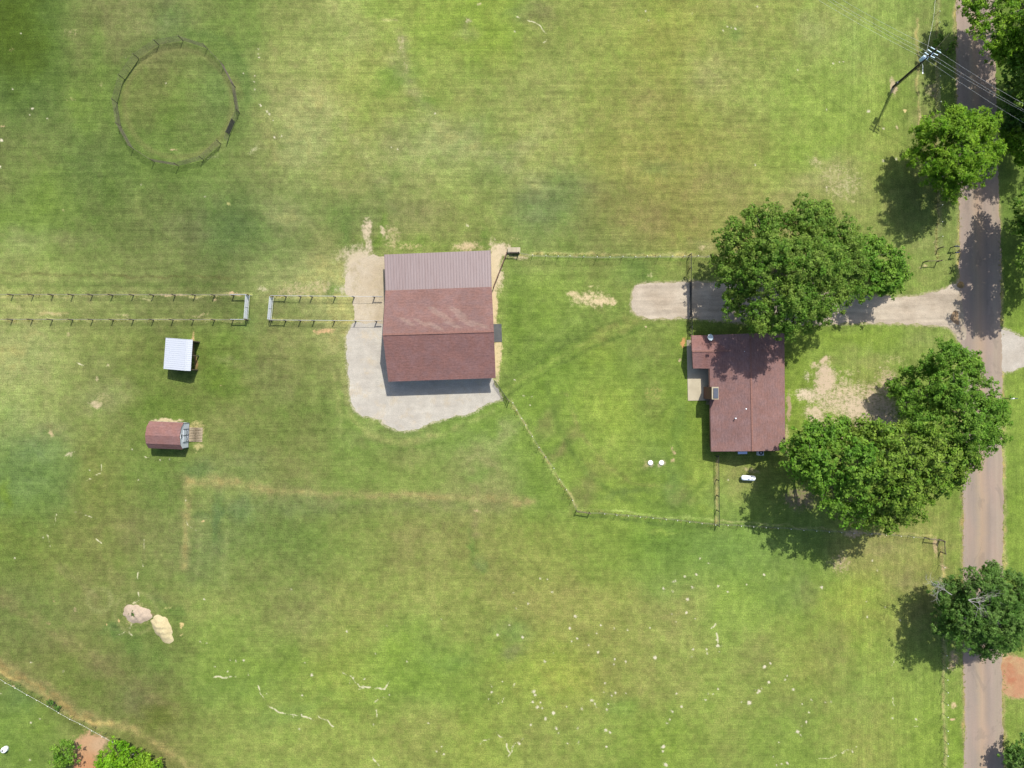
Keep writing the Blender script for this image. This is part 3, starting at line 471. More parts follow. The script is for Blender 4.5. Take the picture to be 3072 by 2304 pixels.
    for pts, wd in CRACKS:
        q = [(p[0] + random.uniform(-3, 3), p[1] + random.uniform(-3, 3)) for p in resample(pts, 9, 0, False)] + [pts[-1]]
        xs = [p[0] for p in q]; ys = [p[1] for p in q]
        k = np.where((px > min(xs) - 14) & (px < max(xs) + 14) & (py > min(ys) - 14) & (py < max(ys) + 14))[0]
        d = segd(px[k], py[k], q); f = (.62 + .12 * wd + .9 * n3[k]) * np.exp(-(d / (wd * .8 + 1.0)) ** 2)
        soil[k] = (soil[k] * sw[k, None] + np.array((222, 218, 180.)) * f[:, None]) / (sw[k] + f)[:, None]; sw[k] += np.maximum(f, 0)
        bare[k] = np.maximum(bare[k], f)
    # random tiny pale flecks all over the pasture, thicker in the south
    lm = col @ np.array([.3, .6, .1]); lm = lm.mean() + (lm - lm.mean()) * 1.08
    col = col * .82 + .18 * lm[:, None] * np.array((1.10, 1.07, .70)) + (lm - col @ np.array([.3, .6, .1]))[:, None] + 4
    ex = np.clip(col[:, 1] - col[:, 0] - 22, 0, 60) * .75; col[:, 0] += ex * .55; col[:, 1] -= ex * .25; col[:, 2] += ex * .05; col[:, 2] = np.minimum(col[:, 2], .64 * col[:, 1]); col[:, 0] = np.maximum(col[:, 0], .80 * col[:, 1])
    far = (px < -150) | (px > 3222) | (py < -150) | (py > 2454)
    bare[far] *= 0
    tint = np.ones((len(px), 4), np.float32); tint[:, :3] = lin(np.clip(col, 0, 255)) / KEXP; tint[:, 3] = np.clip(bare, 0, 1.6)
    sc = np.ones((len(px), 4), np.float32); sc[:, :3] = np.clip(lin(np.clip(soil + 9, 0, 250)) / KEXP, 0, .8)
    sc[:, 3] = np.clip((py - 1500) / 700, .1, 1) * .6 + .2
    me = bpy.data.meshes.new('ground')
    V = np.zeros((len(px), 3), np.float32); V[:, 0] = X; V[:, 1] = Y
    me.vertices.add(len(px)); me.vertices.foreach_set('co', V.ravel())
    I = np.arange(nx * ny).reshape(ny, nx)
    F = np.stack([I[:-1, :-1], I[1:, :-1], I[1:, 1:], I[:-1, 1:]], -1).reshape(-1, 4).astype(np.int32)
    me.loops.add(F.size); me.loops.foreach_set('vertex_index', F.ravel())
    me.polygons.add(len(F)); me.polygons.foreach_set('loop_start', np.arange(0, F.size, 4, dtype=np.int32)); me.polygons.foreach_set('loop_total', np.full(len(F), 4, np.int32))
    me.update(calc_edges=True)
    a = me.attributes.new('tint', 'FLOAT_COLOR', 'POINT'); a.data.foreach_set('color', tint.ravel())
    a = me.attributes.new('soil', 'FLOAT_COLOR', 'POINT'); a.data.foreach_set('color', sc.ravel())
    o = bpy.data.objects.new('ground', me); COL.objects.link(o); o['kind'] = 'structure'
    # material
    m, nt, nn, ll, b = nodes('pasture')
    pos = N(nt, 'ShaderNodeNewGeometry').outputs['Position']
    T = N(nt, 'ShaderNodeAttribute', attribute_name='tint'); Sx = N(nt, 'ShaderNodeAttribute', attribute_name='soil')
    f1 = noise(nt, pos, 5.5, 4, .75); f2 = noise(nt, pos, 1.7, 4, .65); f3 = noise(nt, pos, 14, 2, .7)
    hs = noise(nt, mapping(nt, pos, (.22, 4.2, 1)), 1.0, 4, .65)
    v = mth(nt, 'MULTIPLY', maprange(nt, f1, .32, .68, .62, 1.38), maprange(nt, f2, .3, .7, .88, 1.12))
    v = mth(nt, 'MULTIPLY', v, maprange(nt, f3, .3, .7, .74, 1.26))
    sp_ = N(nt, 'ShaderNodeSeparateXYZ'); nt.links.new(pos, sp_.inputs[0]); east = maprange(nt, sp_.outputs[0], 36, 52, 0, 1)
    vs_ = noise(nt, mapping(nt, pos, (4.2, .22, 1)), 1.0, 4, .65); st_ = N(nt, 'ShaderNodeMix'); nt.links.new(east, st_.inputs[0]); nt.links.new(hs, st_.inputs[2]); nt.links.new(vs_, st_.inputs[3])
    v = mth(nt, 'MULTIPLY', v, maprange(nt, st_.outputs[0], .34, .66, .90, 1.10))
    g = mixc(nt, 1.0, T.outputs['Color'], gray(nt, v), 'MULTIPLY')
    # pale dry blades
    dry = maprange(nt, noise(nt, pos, 3.1, 6, .88), .53, .66, 0, .5)
    g = mixc(nt, dry, g, mixc(nt, 1.0, g, (1.38, 1.2, 1.28), 'MULTIPLY'))
    lush = maprange(nt, noise(nt, mapping(nt, pos, (1.1, .9, 1)), 2.3, 6, .85), .52, .66, 0, .55)
    g = mixc(nt, lush, g, mixc(nt, 1.0, g, (.72, .90, .62), 'MULTIPLY'))
    sn = noise(nt, pos, 1.7, 6, .9)
    wd_ = maprange(nt, noise(nt, pos, 2.9, 2, .6), .63, .70, 0, .55); g = mixc(nt, wd_, g, mixc(nt, 1.0, g, (.62, .78, .55), 'MULTIPLY'))
    wl_ = maprange(nt, noise(nt, mapping(nt, pos, (1.02, .97, 1)), 3.6, 2, .6), .655, .71, 0, .6); g = mixc(nt, wl_, g, mixc(nt, 1.0, g, (1.5, 1.3, 1.6), 'MULTIPLY'))
    bf = mth(nt, 'ADD', T.outputs['Alpha'], maprange(nt, sn, .34, .66, -.5, .5))
    bf = maprange(nt, bf, .42, .95, 0, 1)
    # tiny flecks
    fl = mth(nt, 'MULTIPLY', maprange(nt, noise(nt, pos, 1.15, 3, .85), .745, .80, 0, 1), Sx.outputs['Alpha'])
    bf = mth(nt, 'MAXIMUM', bf, mth(nt, 'MULTIPLY', fl, .7))
    sd = mixc(nt, 1.0, Sx.outputs['Color'], gray(nt, mth(nt, 'MULTIPLY', maprange(nt, f1, .2, .8, .84, 1.16), maprange(nt, f2, .25, .75, .93, 1.07))), 'MULTIPLY')
    fin = mixc(nt, bf, g, sd)
    ll.new(fin, b.inputs['Base Color']); b.inputs['Roughness'].default_value = .95; b.inputs['Specular IOR Level'].default_value = .08
    bp = N(nt, 'ShaderNodeBump'); bp.inputs['Strength'].default_value = .5; bp.inputs['Distance'].default_value = .05
    ll.new(mth(nt, 'ADD', f1, f3), bp.inputs['Height']); ll.new(bp.outputs[0], b.inputs['Normal'])
    me.materials.append(m)
build_ground()

# ------------------------------------------------------------------ sheets lying on the ground
def sheet(name, poly, mat, z=.004, step=4, jit=1.5, smooth=1):
    p = chaikin(poly, smooth) if smooth else poly
    p = resample(p, step, jit); p = [(x + 3.2 * math.sin(y * .11 + x * .07) * math.sin(x * .19 + 1), y + 3.2 * math.sin(x * .12 - y * .05) * math.sin(y * .17)) for x, y in p]
    mb = MB(); vs = [G(x, y) for x, y in p]; mb.add([(v.x, v.y, z) for v in vs], [tuple(range(len(vs)))])
    o = mb.build(name, mat, kind='structure')
    if o.data.polygons[0].normal.z < 0: o.data.flip_normals()
    return o
def gravelmat(name, c, cdark, f=.8, specks=.5, warm=None, ruts=0.0):
    m, nt, nn, ll, b = nodes(name)
    pos = N(nt, 'ShaderNodeNewGeometry').outputs['Position']
    big = noise(nt, pos, .22, 4, .6); mid = noise(nt, pos, 1.1, 5, .7); fine = noise(nt, pos, 7, 4, .8)
    col = mixc(nt, maprange(nt, big, .4, .62, 0, f), tuple(c), tuple(cdark))
    if warm: col = mixc(nt, maprange(nt, noise(nt, pos, .5, 4, .7), .52, .66, 0, .7), col, tuple(warm))
    v = mth(nt, 'MULTIPLY', maprange(nt, mid, .3, .7, .90, 1.10), maprange(nt, fine, .3, .7, .80, 1.20))
    if ruts: v = mth(nt, 'MULTIPLY', v, maprange(nt, noise(nt, mapping(nt, pos, (.10, .9, 1)), 1.0, 3, .6), .38, .62, 1 - ruts, 1 + ruts))
    col = mixc(nt, 1.0, col, gray(nt, v), 'MULTIPLY')
    sp = maprange(nt, noise(nt, pos, 2.6, 5, .9), .59, .68, 0, specks)
    col = mixc(nt, sp, col, (c[0] * .35, c[1] * .33, c[2] * .3))
    ll.new(col, b.inputs['Base Color']); b.inputs['Roughness'].default_value = .95; b.inputs['Specular IOR Level'].default_value = .1
    bp = N(nt, 'ShaderNodeBump'); bp.inputs['Strength'].default_value = .4; bp.inputs['Distance'].default_value = .04
    ll.new(fine, bp.inputs['Height']); ll.new(bp.outputs[0], b.inputs['Normal'])
    return m
sheet('gravel_yard', YARD, gravelmat('yard_gravel', alb((224, 218, 208)), alb((210, 203, 194)), .9, .16, alb((226, 212, 190)), .05), .004)
DIRTY = [c2(x, y, 1000, 700, .3797) for x, y in [(600, 185), (398, 180), (330, 172), (250, 185), (180, 212), (125, 265), (98, 330), (86, 400), (100, 485), (160, 500), (165, 560), (160, 640), (170, 700), (300, 712), (600, 712)]]
sheet('dirt_yard', DIRTY, gravelmat('yard_dirt', alb((226, 212, 190)), alb((212, 195, 168)), .9, .2, alb((198, 184, 148))), .010)
sheet('driveway', DRIVE, gravelmat('drive_gravel', alb((222, 208, 190)), alb((200, 184, 165)), .9, .8, None, .13), .004)
sheet('opposite_driveway', DRIVE2, gravelmat('drive_gravel_pale', alb((222, 214, 204)), alb((204, 194, 182)), .9, .4), .004)
sheet('dirt_driveway', DIRT2, gravelmat('red_dirt', alb((206, 156, 122)), alb((214, 186, 140)), 1.0, .1, alb((196, 128, 98))), .004)

def road():
    ys = [-1200, -160, 0, 300, 600, 780, 1100, 1536, 1700, 2000, 2304, 2460, 3500]
    L = [2853, 2864, 2867, 2871, 2875, 2879, 2882, 2888, 2889, 2891, 2894, 2895, 2903]
    Rr = [2975, 2983, 2985, 2988, 2998, 3002, 3005, 3009, 3010, 3006, 3009, 3010, 3018]
    nU = 14; yy = np.concatenate([[-1200], np.arange(-160, 2465, 6), [3500]])
    l = np.interp(yy, ys, L); r = np.interp(yy, ys, Rr)
    l = l + np.array([random.uniform(-2, 2) for _ in yy]) + 1.5 * np.sin(yy / 47) + 1.6 * np.sin(yy / 17 + 1) * np.sin(yy / 91); r = r + np.array([random.uniform(-2, 2) for _ in yy]) + 1.5 * np.sin(yy / 61 + 2) + 1.6 * np.sin(yy / 15) * np.sin(yy / 83)
    vs = []; uv = []
    for i, y in enumerate(yy):
        for k in range(nU + 1):
            t = k / nU; g = G(l[i] + (r[i] - l[i]) * t, y); vs.append((g.x, g.y, .008)); uv.append((t, -g.y))
    me = bpy.data.meshes.new('road'); n = nU + 1
    fs = [(i * n + k, (i + 1) * n + k, (i + 1) * n + k + 1, i * n + k + 1) for i in range(len(yy) - 1) for k in range(nU)]
    me.from_pydata(vs, [], fs); ul = me.uv_layers.new(name='UVMap')
    for lp in me.loops: ul.data[lp.index].uv = uv[lp.vertex_index]
    m, nt, nn, ll, b = nodes('old_chipseal')
    pos = N(nt, 'ShaderNodeNewGeometry').outputs['Position']
    tc = N(nt, 'ShaderNodeTexCoord'); sep = N(nt, 'ShaderNodeSeparateXYZ'); ll.new(tc.outputs['UV'], sep.inputs[0])
    u = mth(nt, 'ADD', sep.outputs[0], maprange(nt, noise(nt, pos, .25, 3), .3, .7, -.025, .025))
    cr = N(nt, 'ShaderNodeValToRGB'); ll.new(u, cr.inputs[0]); e = cr.color_ramp.elements
    stops = [(0, (192, 172, 150)), (.05, (188, 172, 160)), (.16, (182, 165, 154)), (.28, (178, 163, 152)), (.38, (190, 172, 152)), (.47, (200, 175, 152)), (.55, (192, 170, 152)), (.66, (176, 160, 150)), (.76, (188, 170, 158)), (.86, (190, 174, 158)), (.95, (188, 170, 155)), (1, (196, 176, 155))]
    while len(e) < len(stops): e.new(.5)
    for i, (p, c) in enumerate(stops): e[i].position = p; e[i].color = (*alb(c), 1)
    col = cr.outputs[0]
    lon = noise(nt, mapping(nt, pos, (2.2, .05, 1)), 1.0, 4, .6)
    big = noise(nt, mapping(nt, pos, (.3, .12, 1)), 1.0, 3)
    fine = noise(nt, pos, 6, 4, .8)
    v = mth(nt, 'MULTIPLY', maprange(nt, lon, .3, .7, .94, 1.06), maprange(nt, fine, .2, .8, .88, 1.12)); v = mth(nt, 'MULTIPLY', v, maprange(nt, big, .3, .7, .93, 1.07))
    col = mixc(nt, maprange(nt, big, .45, .6, 0, .3), col, alb((186, 158, 144)))
    pt = noise(nt, mapping(nt, pos, (.5, .22, 1)), 1.0, 5, .6, 1.0); col = mixc(nt, maprange(nt, pt, .58, .62, 0, .35), col, alb((150, 138, 130)))
    col = mixc(nt, 1.0, col, gray(nt, v), 'MULTIPLY')
    ll.new(col, b.inputs['Base Color']); b.inputs['Roughness'].default_value = .9; b.inputs['Specular IOR Level'].default_value = .2
    bp = N(nt, 'ShaderNodeBump'); bp.inputs['Strength'].default_value = .3; bp.inputs['Distance'].default_value = .02
    ll.new(fine, bp.inputs['Height']); ll.new(bp.outputs[0], b.inputs['Normal'])
    me.materials.append(m); o = bpy.data.objects.new('road', me); COL.objects.link(o); o['kind'] = 'structure'
    if me.polygons[0].normal.z < 0: me.flip_normals()
road()
sheet('driveway_apron', [(2873, 880), (2878, 874), (2885, 882), (2888, 920), (2893, 970), (2898, 1015), (2894, 1026), (2886, 1012), (2880, 960), (2876, 920)], gravelmat('apron_concrete', alb((214, 202, 186)), alb((190, 172, 150)), .8, .1), .012, 5, .8)
sheet('worn_verge', [(2858, 935), (2872, 928), (2879, 950), (2876, 975), (2856, 968), (2848, 950)], gravelmat('verge_sand', alb((196, 170, 140)), alb((180, 150, 118)), .8, .1), .010, 5, 1.5)

# ------------------------------------------------------------------ roofs and walls
def grid_slope(mb_v, mb_f, a, b, c, d, nu, nv):
    base = len(mb_v)
    for j in range(nv + 1):
        for i in range(nu + 1):
            u = i / nu; v = j / nv
            p = (a * (1 - u) + b * u) * (1 - v) + (d * (1 - u) + c * u) * v; mb_v.append(p)
    for j in range(nv):
        for i in range(nu):
            q = base + j * (nu + 1) + i; mb_f.append((q, q + 1, q + nu + 2, q + nu + 1))
def walls(mb, quadpts, ztop, z0=0.0, inset=0.0):
    """closed wall ring; quadpts list of (x,y,ztop) in order"""
    n = len(quadpts)
    for i in range(n):
        a = quadpts[i]; b = quadpts[(i + 1) % n]
        mb.quad((a[0], a[1], z0), (b[0], b[1], z0), (b[0], b[1], b[2]), (a[0], a[1], a[2]))

def frame_of(a, b):
    """unit vector along a->b and its left normal"""
    u = Vector((b.x - a.x, b.y - a.y, 0)).normalized(); return u, Vector((-u.y, u.x, 0))

# ---- big red roofed barn
def barn():
    hr, he, hl = 5.8, 3.3, 2.6
    SW = G(1165, 1145, he); SE = G(1487, 1134, he); RW = G(1148, 1004, hr); RE = G(1481.5, 994, hr)
    NW = G(1156, 871.6, he); NE = G(1475, 860.6, he); LW = G(1152.6, 763.8, hl); LE = G(1472, 751, hl)
    t = empty('barn', (0, 0, 0)); c = (SW + NE) / 2; t.location = (c.x, c.y, 0)
    u, n = frame_of(SW, SE)          # u east, n north
    tag(t, 'large barn with brown shingle gable roof and pink metal lean-to', 'barn')
    # south slope, north slope
    def slope(a, b, c_, d_, mat, name, wear=None):
        vs = []; fs = []; grid_slope(vs, fs, a, b, c_, d_, 60, 26)
        top = len(vs); vs2 = [v - Vector((0, 0, .12)) for v in (a, b, c_, d_)]
        mb = MB(); mb.add(vs, fs); k = len(mb.v); mb.add([a - Vector((0, 0, .003)), b - Vector((0, 0, .003)), c_ - Vector((0, 0, .003)), d_ - Vector((0, 0, .003))] + vs2, [(7, 6, 5, 4), (0, 4, 5, 1), (1, 5, 6, 2), (2, 6, 7, 3), (3, 7, 4, 0)])
        o = mb.build(name, mat, t)
        at = o.data.attributes.new('wear', 'FLOAT', 'POINT'); vals = []
        for v in mb.v:
            f = 0.0
            if wear:
                qx, qy = v[0] / (MPX * (1 - v[2] / H)) + 1536, 1152 - v[1] / (MPX * (1 - v[2] / H))
                for x, y, rx, ry, an in wear:
                    f = max(f, math.exp(-float(ell(np.array(qx), np.array(qy), x, y, rx, ry, an)) ** 1.5))
            vals.append(f)
        at.data.foreach_set('value', vals); return o
    slope(SW, SE, RE, RW, M['shingle_x'], 'roof', None)
    slope(RW, RE, NE, NW, M['shingle_xw'], 'roof', [(1325, 945, 50, 10, -30), (1375, 940, 40, 12, -35), (1265, 968, 30, 6, -25), (1305, 978, 30, 7, -25), (1400, 965, 40, 9, -28), (1220, 965, 30, 7, -25), (1440, 975, 35, 7, -20), (1360, 975, 35, 7, -20), (1300, 925, 20, 5, -20)])
    # ridge cap
    mb = MB(); L = (RE - RW).length; k = 0
    for i in range(46):
        p = RW.lerp(RE, (i + .5) / 46); mb.box((p.x, p.y, p.z + .03 + .006 * (i % 2)), (L / 46 * 1.02, .26, .05), math.atan2(u.y, u.x))
    mb.build('ridge_cap', M['ridge'], t)
    # lean-to of ribbed metal
    mb = MB(); up = Vector((0, 0, .05)); o1 = NW - Vector((0, 0, .16)); o2 = NE - Vector((0, 0, .16))
    mb.slab([LW, LE, o2, o1], .04); nr = 37
    for i in range(nr + 1):
        a = LW.lerp(LE, .004 + .992 * i / nr); b = o1.lerp(o2, .004 + .992 * i / nr)
        for q in (0,):
            w_ = u * .045; z = Vector((0, 0, .045))
            mb.add([a - w_ * 1.6, a + w_ * 1.6, a + w_ * .7 + z, a - w_ * .7 + z, b - w_ * 1.6, b + w_ * 1.6, b + w_ * .7 + z, b - w_ * .7 + z], [(3, 2, 6, 7), (0, 3, 7, 4), (1, 5, 6, 2), (0, 1, 2, 3)])
    mb.build('lean_to_roof', M['metal_mauve'], t)
    for i in range(5):
        p = LW.lerp(LE, .02 + .24 * i) - n * .35; MB().box((p.x, p.y, 1.25), (.15, .15, 2.5), math.atan2(u.y, u.x)).build('post', M['wood_post'], t)
    mb = MB(); a = LW - n * .35 - Vector((0, 0, .12)); b = LE - n * .35 - Vector((0, 0, .12)); mb.tube([a, b], .07, 4); mb.build('beam', M['wood_post'], t)
    # walls
    ins = .45
    s1 = SW + u * (ins + .0) + n * ins; s2 = SE - u * ins + n * ins; n1 = NW + u * ins - n * .3; n2 = NE - u * ins - n * .3; r1 = RW + u * ins; r2 = RE - u * ins
    zs = he + ins * .385 - .14; zn = he + .3 * .385 - .14; zr = hr - .14
    mb = MB()
    mb.quad((s1.x, s1.y, 0), (s2.x, s2.y, 0), (s2.x, s2.y, zs), (s1.x, s1.y, zs)); mb.quad((n2.x, n2.y, 0), (n1.x, n1.y, 0), (n1.x, n1.y, zn), (n2.x, n2.y, zn))
    mb.add([(s1.x, s1.y, 0), (s1.x, s1.y, zs), (r1.x, r1.y, zr), (n1.x, n1.y, zn), (n1.x, n1.y, 0)], [(0, 1, 2, 3, 4)])
    mb.add([(s2.x, s2.y, 0), (s2.x, s2.y, zs), (r2.x, r2.y, zr), (n2.x, n2.y, zn), (n2.x, n2.y, 0)], [(4, 3, 2, 1, 0)])
    mb.build('wall', M['tan_wall'], t)
    # fascia boards
    for a, b in ((SW, RW), (RW, NW), (SE, RE), (RE, NE)):
        mb = MB()
        o_ = Vector((0, 0, -.10)); w_ = u * (.05 if a in (SW, RW) and b in (RW, NW) else -.05)
        mb.add([a + o_, b + o_, b + o_ + Vector((0, 0, -.16)), a + o_ + Vector((0, 0, -.16)), a + o_ + w_, b + o_ + w_, b + o_ + w_ + Vector((0, 0, -.16)), a + o_ + w_ + Vector((0, 0, -.16))], [(0, 1, 2, 3), (7, 6, 5, 4), (3, 2, 6, 7), (0, 4, 5, 1)])
        mb.build('fascia', M['brown_trim'], t)
    ang = math.atan2(u.y, u.x)
    for f in (.2, .5, .8):   # roller doors on the south side
        p = s1.lerp(s2, f) - n * .04; MB().box((p.x, p.y, 1.35), (3.0, .06, 2.7), ang).build('roller_door', M['white_paint'], t)
    p = s2.lerp(n2, .48) + u * .04; MB().box((p.x, p.y, 1.05), (.06, 1.0, 2.1), ang).build('side_door', M['brown_trim'], t)
    p = s1.lerp(n1, .62) - u * .05; MB().box((p.x, p.y, 1.4), (.08, 3.4, 2.8), ang).build('sliding_door', M['brown_trim'], t)
    return s1, s2, n1, n2, u, n
b_s1, b_s2, b_n1, b_n2, BU, BN = barn()
# dark slab beside the barn's east door
p = G(1492, 999); MB().box((p.x - .2, p.y, .05), (1.7, 2.62, .10), math.atan2(BU.y, BU.x)).build('door_slab', M['dark_slab'], label='dark grey concrete slab outside the east door of the large barn', cat='slab')

# ---- house
def house():
    hr, he, hw = 4.1, 2.3, 3.12
    SW = G(2133.4, 1354.3, he); SE = G(2356, 1351.6, he); RS = G(2257.6, 1353.5, hr)
    NW = G(2127.5, 1004.8, he); NE = G(2353, 998, he); RN = G(2250.5, 1000.5, hr)
    t = empty('house', (((SW + NE) / 2).x, ((SW + NE) / 2).y, 0), label='single storey brick house with L-shaped brown shingle roof under the oak', cat='house')
    def slope(a, b, c_, d_, mat, name='roof'):
        MB().slab([a, b, c_, d_], .12).build(name, mat, t)
    slope(SW, RS, RN, NW, M['shingle_y']); slope(RS, SE, NE, RN, M['shingle_y'])
    # wing to the west
    A = G(2074.4, 1006.3, he); Bp = G(2076.5, 1053.9, hw); Cc = G(2079, 1105.4, he)
    D = G(2129.5, 1105.8, he); E_ = Vector((RN.x - .6, Bp.y + .06, hw)); A2 = Vector((NW.x + .9, NW.y - .02, he)); C2 = Vector((D.x + .9, D.y, he))
    A = A - Vector((0, .0, 0))
    vx = NW.x + (hw - he) / ((hr - he) / (RN.x - NW.x)) + .3
    E_ = Vector((vx, Bp.y + .05, hw))
    slope(Bp, E_, A2, A, M['shingle_x'], 'wing_roof'); slope(Cc, C2, E_, Bp, M['shingle_x'], 'wing_roof')
    mb = MB(); n = 52
    for i in range(n):
        p = RS.lerp(RN, (i + .5) / n); mb.box((p.x, p.y, p.z + .03 + .006 * (i % 2)), (.22, (RN - RS).length / n * 1.02, .05))
    mb.build('ridge_cap', M['ridge'], t)
    mb = MB()
    for i in range(15):
        p = Bp.lerp(E_, (i + .5) / 15); mb.box((p.x, p.y, p.z + .03 + .006 * (i % 2)), ((E_ - Bp).length / 15 * 1.02, .2, .05))
    mb.build('wing_ridge_cap', M['ridge'], t)
    # walls
    i = .45; x0, x1, y0, y1 = SW.x + i, SE.x - i, SW.y + i, NE.y - i; zt = he + i * .335 - .13; xr = (x0 + x1) / 2
    mb = MB(); mb.quad((x0, y1, 0), (x0, y0, 0), (x0, y0, zt), (x0, y1, zt)); mb.quad((x1, y0, 0), (x1, y1, 0), (x1, y1, zt), (x1, y0, zt))
    mb.add([(x0, y0, 0), (x1, y0, 0), (x1, y0, zt), (xr, y0, hr - .14), (x0, y0, zt)], [(0, 1, 2, 3, 4)])
    mb.add([(x0, y1, 0), (x1, y1, 0), (x1, y1, zt), (xr, y1, hr - .14), (x0, y1, zt)], [(4, 3, 2, 1, 0)])
    wx = Cc.x + .5; wy0 = Cc.y + .5; wy1 = A.y - .45; wm = Bp.y
    mb.quad((x0, wy0, 0), (wx, wy0, 0), (wx, wy0, zt), (x0, wy0, zt)); mb.quad((wx, wy1, 0), (x0, wy1, 0), (x0, wy1, zt), (wx, wy1, zt))
    mb.add([(wx, wy0, 0), (wx, wy1, 0), (wx, wy1, zt), (wx, wm, hw - .14), (wx, wy0, zt)], [(4, 3, 2, 1, 0)])
    mb.build('wall', M['brick'], t)
    for (x, y, dx, dy) in ((x1, y0 + 3.5, .06, 1.5), (x1, y0 + 8, .06, 1.5), (x1, y1 - 3, .06, 1.5), (x0 + 3, y0, 1.2, .06), (x0, y0 + 2.2, .06, 1.4)):
        f = MB().box((x, y, 1.5), (dx, dy, 1.1)).build('window', M['white_paint'], t)
        MB().box((x, y, 1.5), (dx + .02 if dx < .1 else dx - .16, dy + .02 if dy < .1 else dy - .16, .94)).build('pane', M['glass'], f)
    d = MB().box((x1, y0 + 11, 1.05), (.07, .95, 2.1)).build('front_door', M['white_paint'], t)
    MB().tube([(x1 + .05, y0 + 10.65, 1.0), (x1 + .1, y0 + 10.65, 1.0)], .03).build('handle', M['galv'], d)
    d = MB().box((x0, wy0 - 1.6, 1.05), (.07, 1.7, 2.1)).build('patio_door', M['glass'], t)
    # fascia on the eaves
    mb = MB()
    for a, b in ((SW, NW - Vector((0, (NW - D).length, 0))), (SE, NE), (SW, RS), (RS, SE), (A, Bp), (Bp, Cc)):
        a = Vector(a) - Vector((0, 0, .125)); b = Vector(b) - Vector((0, 0, .125)); MB().tube([a, b], .055, 4).build('fascia', M['brown_trim'], t)
    # chimney
    h = 4.3; k = MPX
    cx0, cx1, cy0, cy1 = 574 * k, 593 * k, -44 * k, -8.5 * k
    ch = MB().box(((cx0 + cx1) / 2, (cy0 + cy1) / 2, (h - .12) / 2), (cx1 - cx0, cy1 - cy0, h - .12)).build('chimney', M['brick'], t)
    MB().box(((cx0 + cx1) / 2, (cy0 + cy1) / 2, h - .06), (cx1 - cx0 + .02, cy1 - cy0 + .02, .12)).build('crown', M['slab'], ch)
    MB().box(((cx0 + cx1) / 2 + .06, (cy0 + cy1) / 2, h + .06), (.66, 1.4, .13)).build('flue_cover', M['flue'], ch)
    # roof vents
    for x, y in ((2237.5, 1226.5), (2206.5, 1255)):
        p = G(x, y, 3.7); MB().tube([(p.x, p.y, 3.3), (p.x, p.y, 3.85)], .06, 8).lathe((p.x, p.y, 3.85), [(.05, 0), (.10, .02), (.10, .05), (.02, .08)], 10).build('roof_vent', M['ac'], t)
    p = G(2233, 1055, 3.5); MB().box((p.x, p.y, 3.75), (.25, .14, .2)).build('roof_vent', M['white_paint'], t)
    # satellite dish
    p = G(2127, 1012, 2.9); dsh = empty('satellite_dish', (p.x, p.y, 2.35), label='grey satellite dish on the north edge of the house roof', cat='satellite dish')
    nrm = Vector((.45, .25, .85)).normalized(); q = nrm.to_track_quat('Z', 'Y').to_matrix(); mb = MB(); c = Vector((p.x + .1, p.y - .05, 3.0)); prof = [(0.02, 0), (.2, .02), (.36, .07), (.48, .14)]
    n = 20; base = 0; vs = []
    for r_, z in prof:
        for kk in range(n): a = 2 * math.pi * kk / n; vs.append(c + q @ Vector((r_ * math.cos(a), r_ * 1.15 * math.sin(a), z)))
    for r_, z in reversed(prof):
        for kk in range(n): a = 2 * math.pi * kk / n; vs.append(c + q @ Vector((r_ * math.cos(a), r_ * 1.15 * math.sin(a), z - .03)))
    fs = [(i_ * n + kk, i_ * n + (kk + 1) % n, (i_ + 1) * n + (kk + 1) % n, (i_ + 1) * n + kk) for i_ in range(2 * len(prof) - 1) for kk in range(n)]
    mb.add(vs, fs + [tuple(range(n))]); mb.build('reflector', M['dish'], dsh, True)
    MB().tube([(p.x, p.y, 2.35), (p.x, p.y, 2.9), tuple(c - nrm * .05)], .03).build('mast', M['galv'], dsh)
    e = c + nrm * .55 + Vector((-.55, .18, -.05)); MB().tube([tuple(c), tuple(e)], .02).box(tuple(e), (.14, .12, .12)).build('feed_arm', M['white_paint'], dsh)
    return x0, x1, y0, y1
hx0, hx1, hy0, hy1 = house()
# patio
mb = MB(); P = [G(2060, 1020), G(2080, 1020), G(2080, 1060), G(2140, 1060), G(2140, 1201), G(2063.5, 1202)]
mb.slab([(p.x, p.y, .08) for p in P][::-1], .08).build('patio', M['slab'], kind='structure')

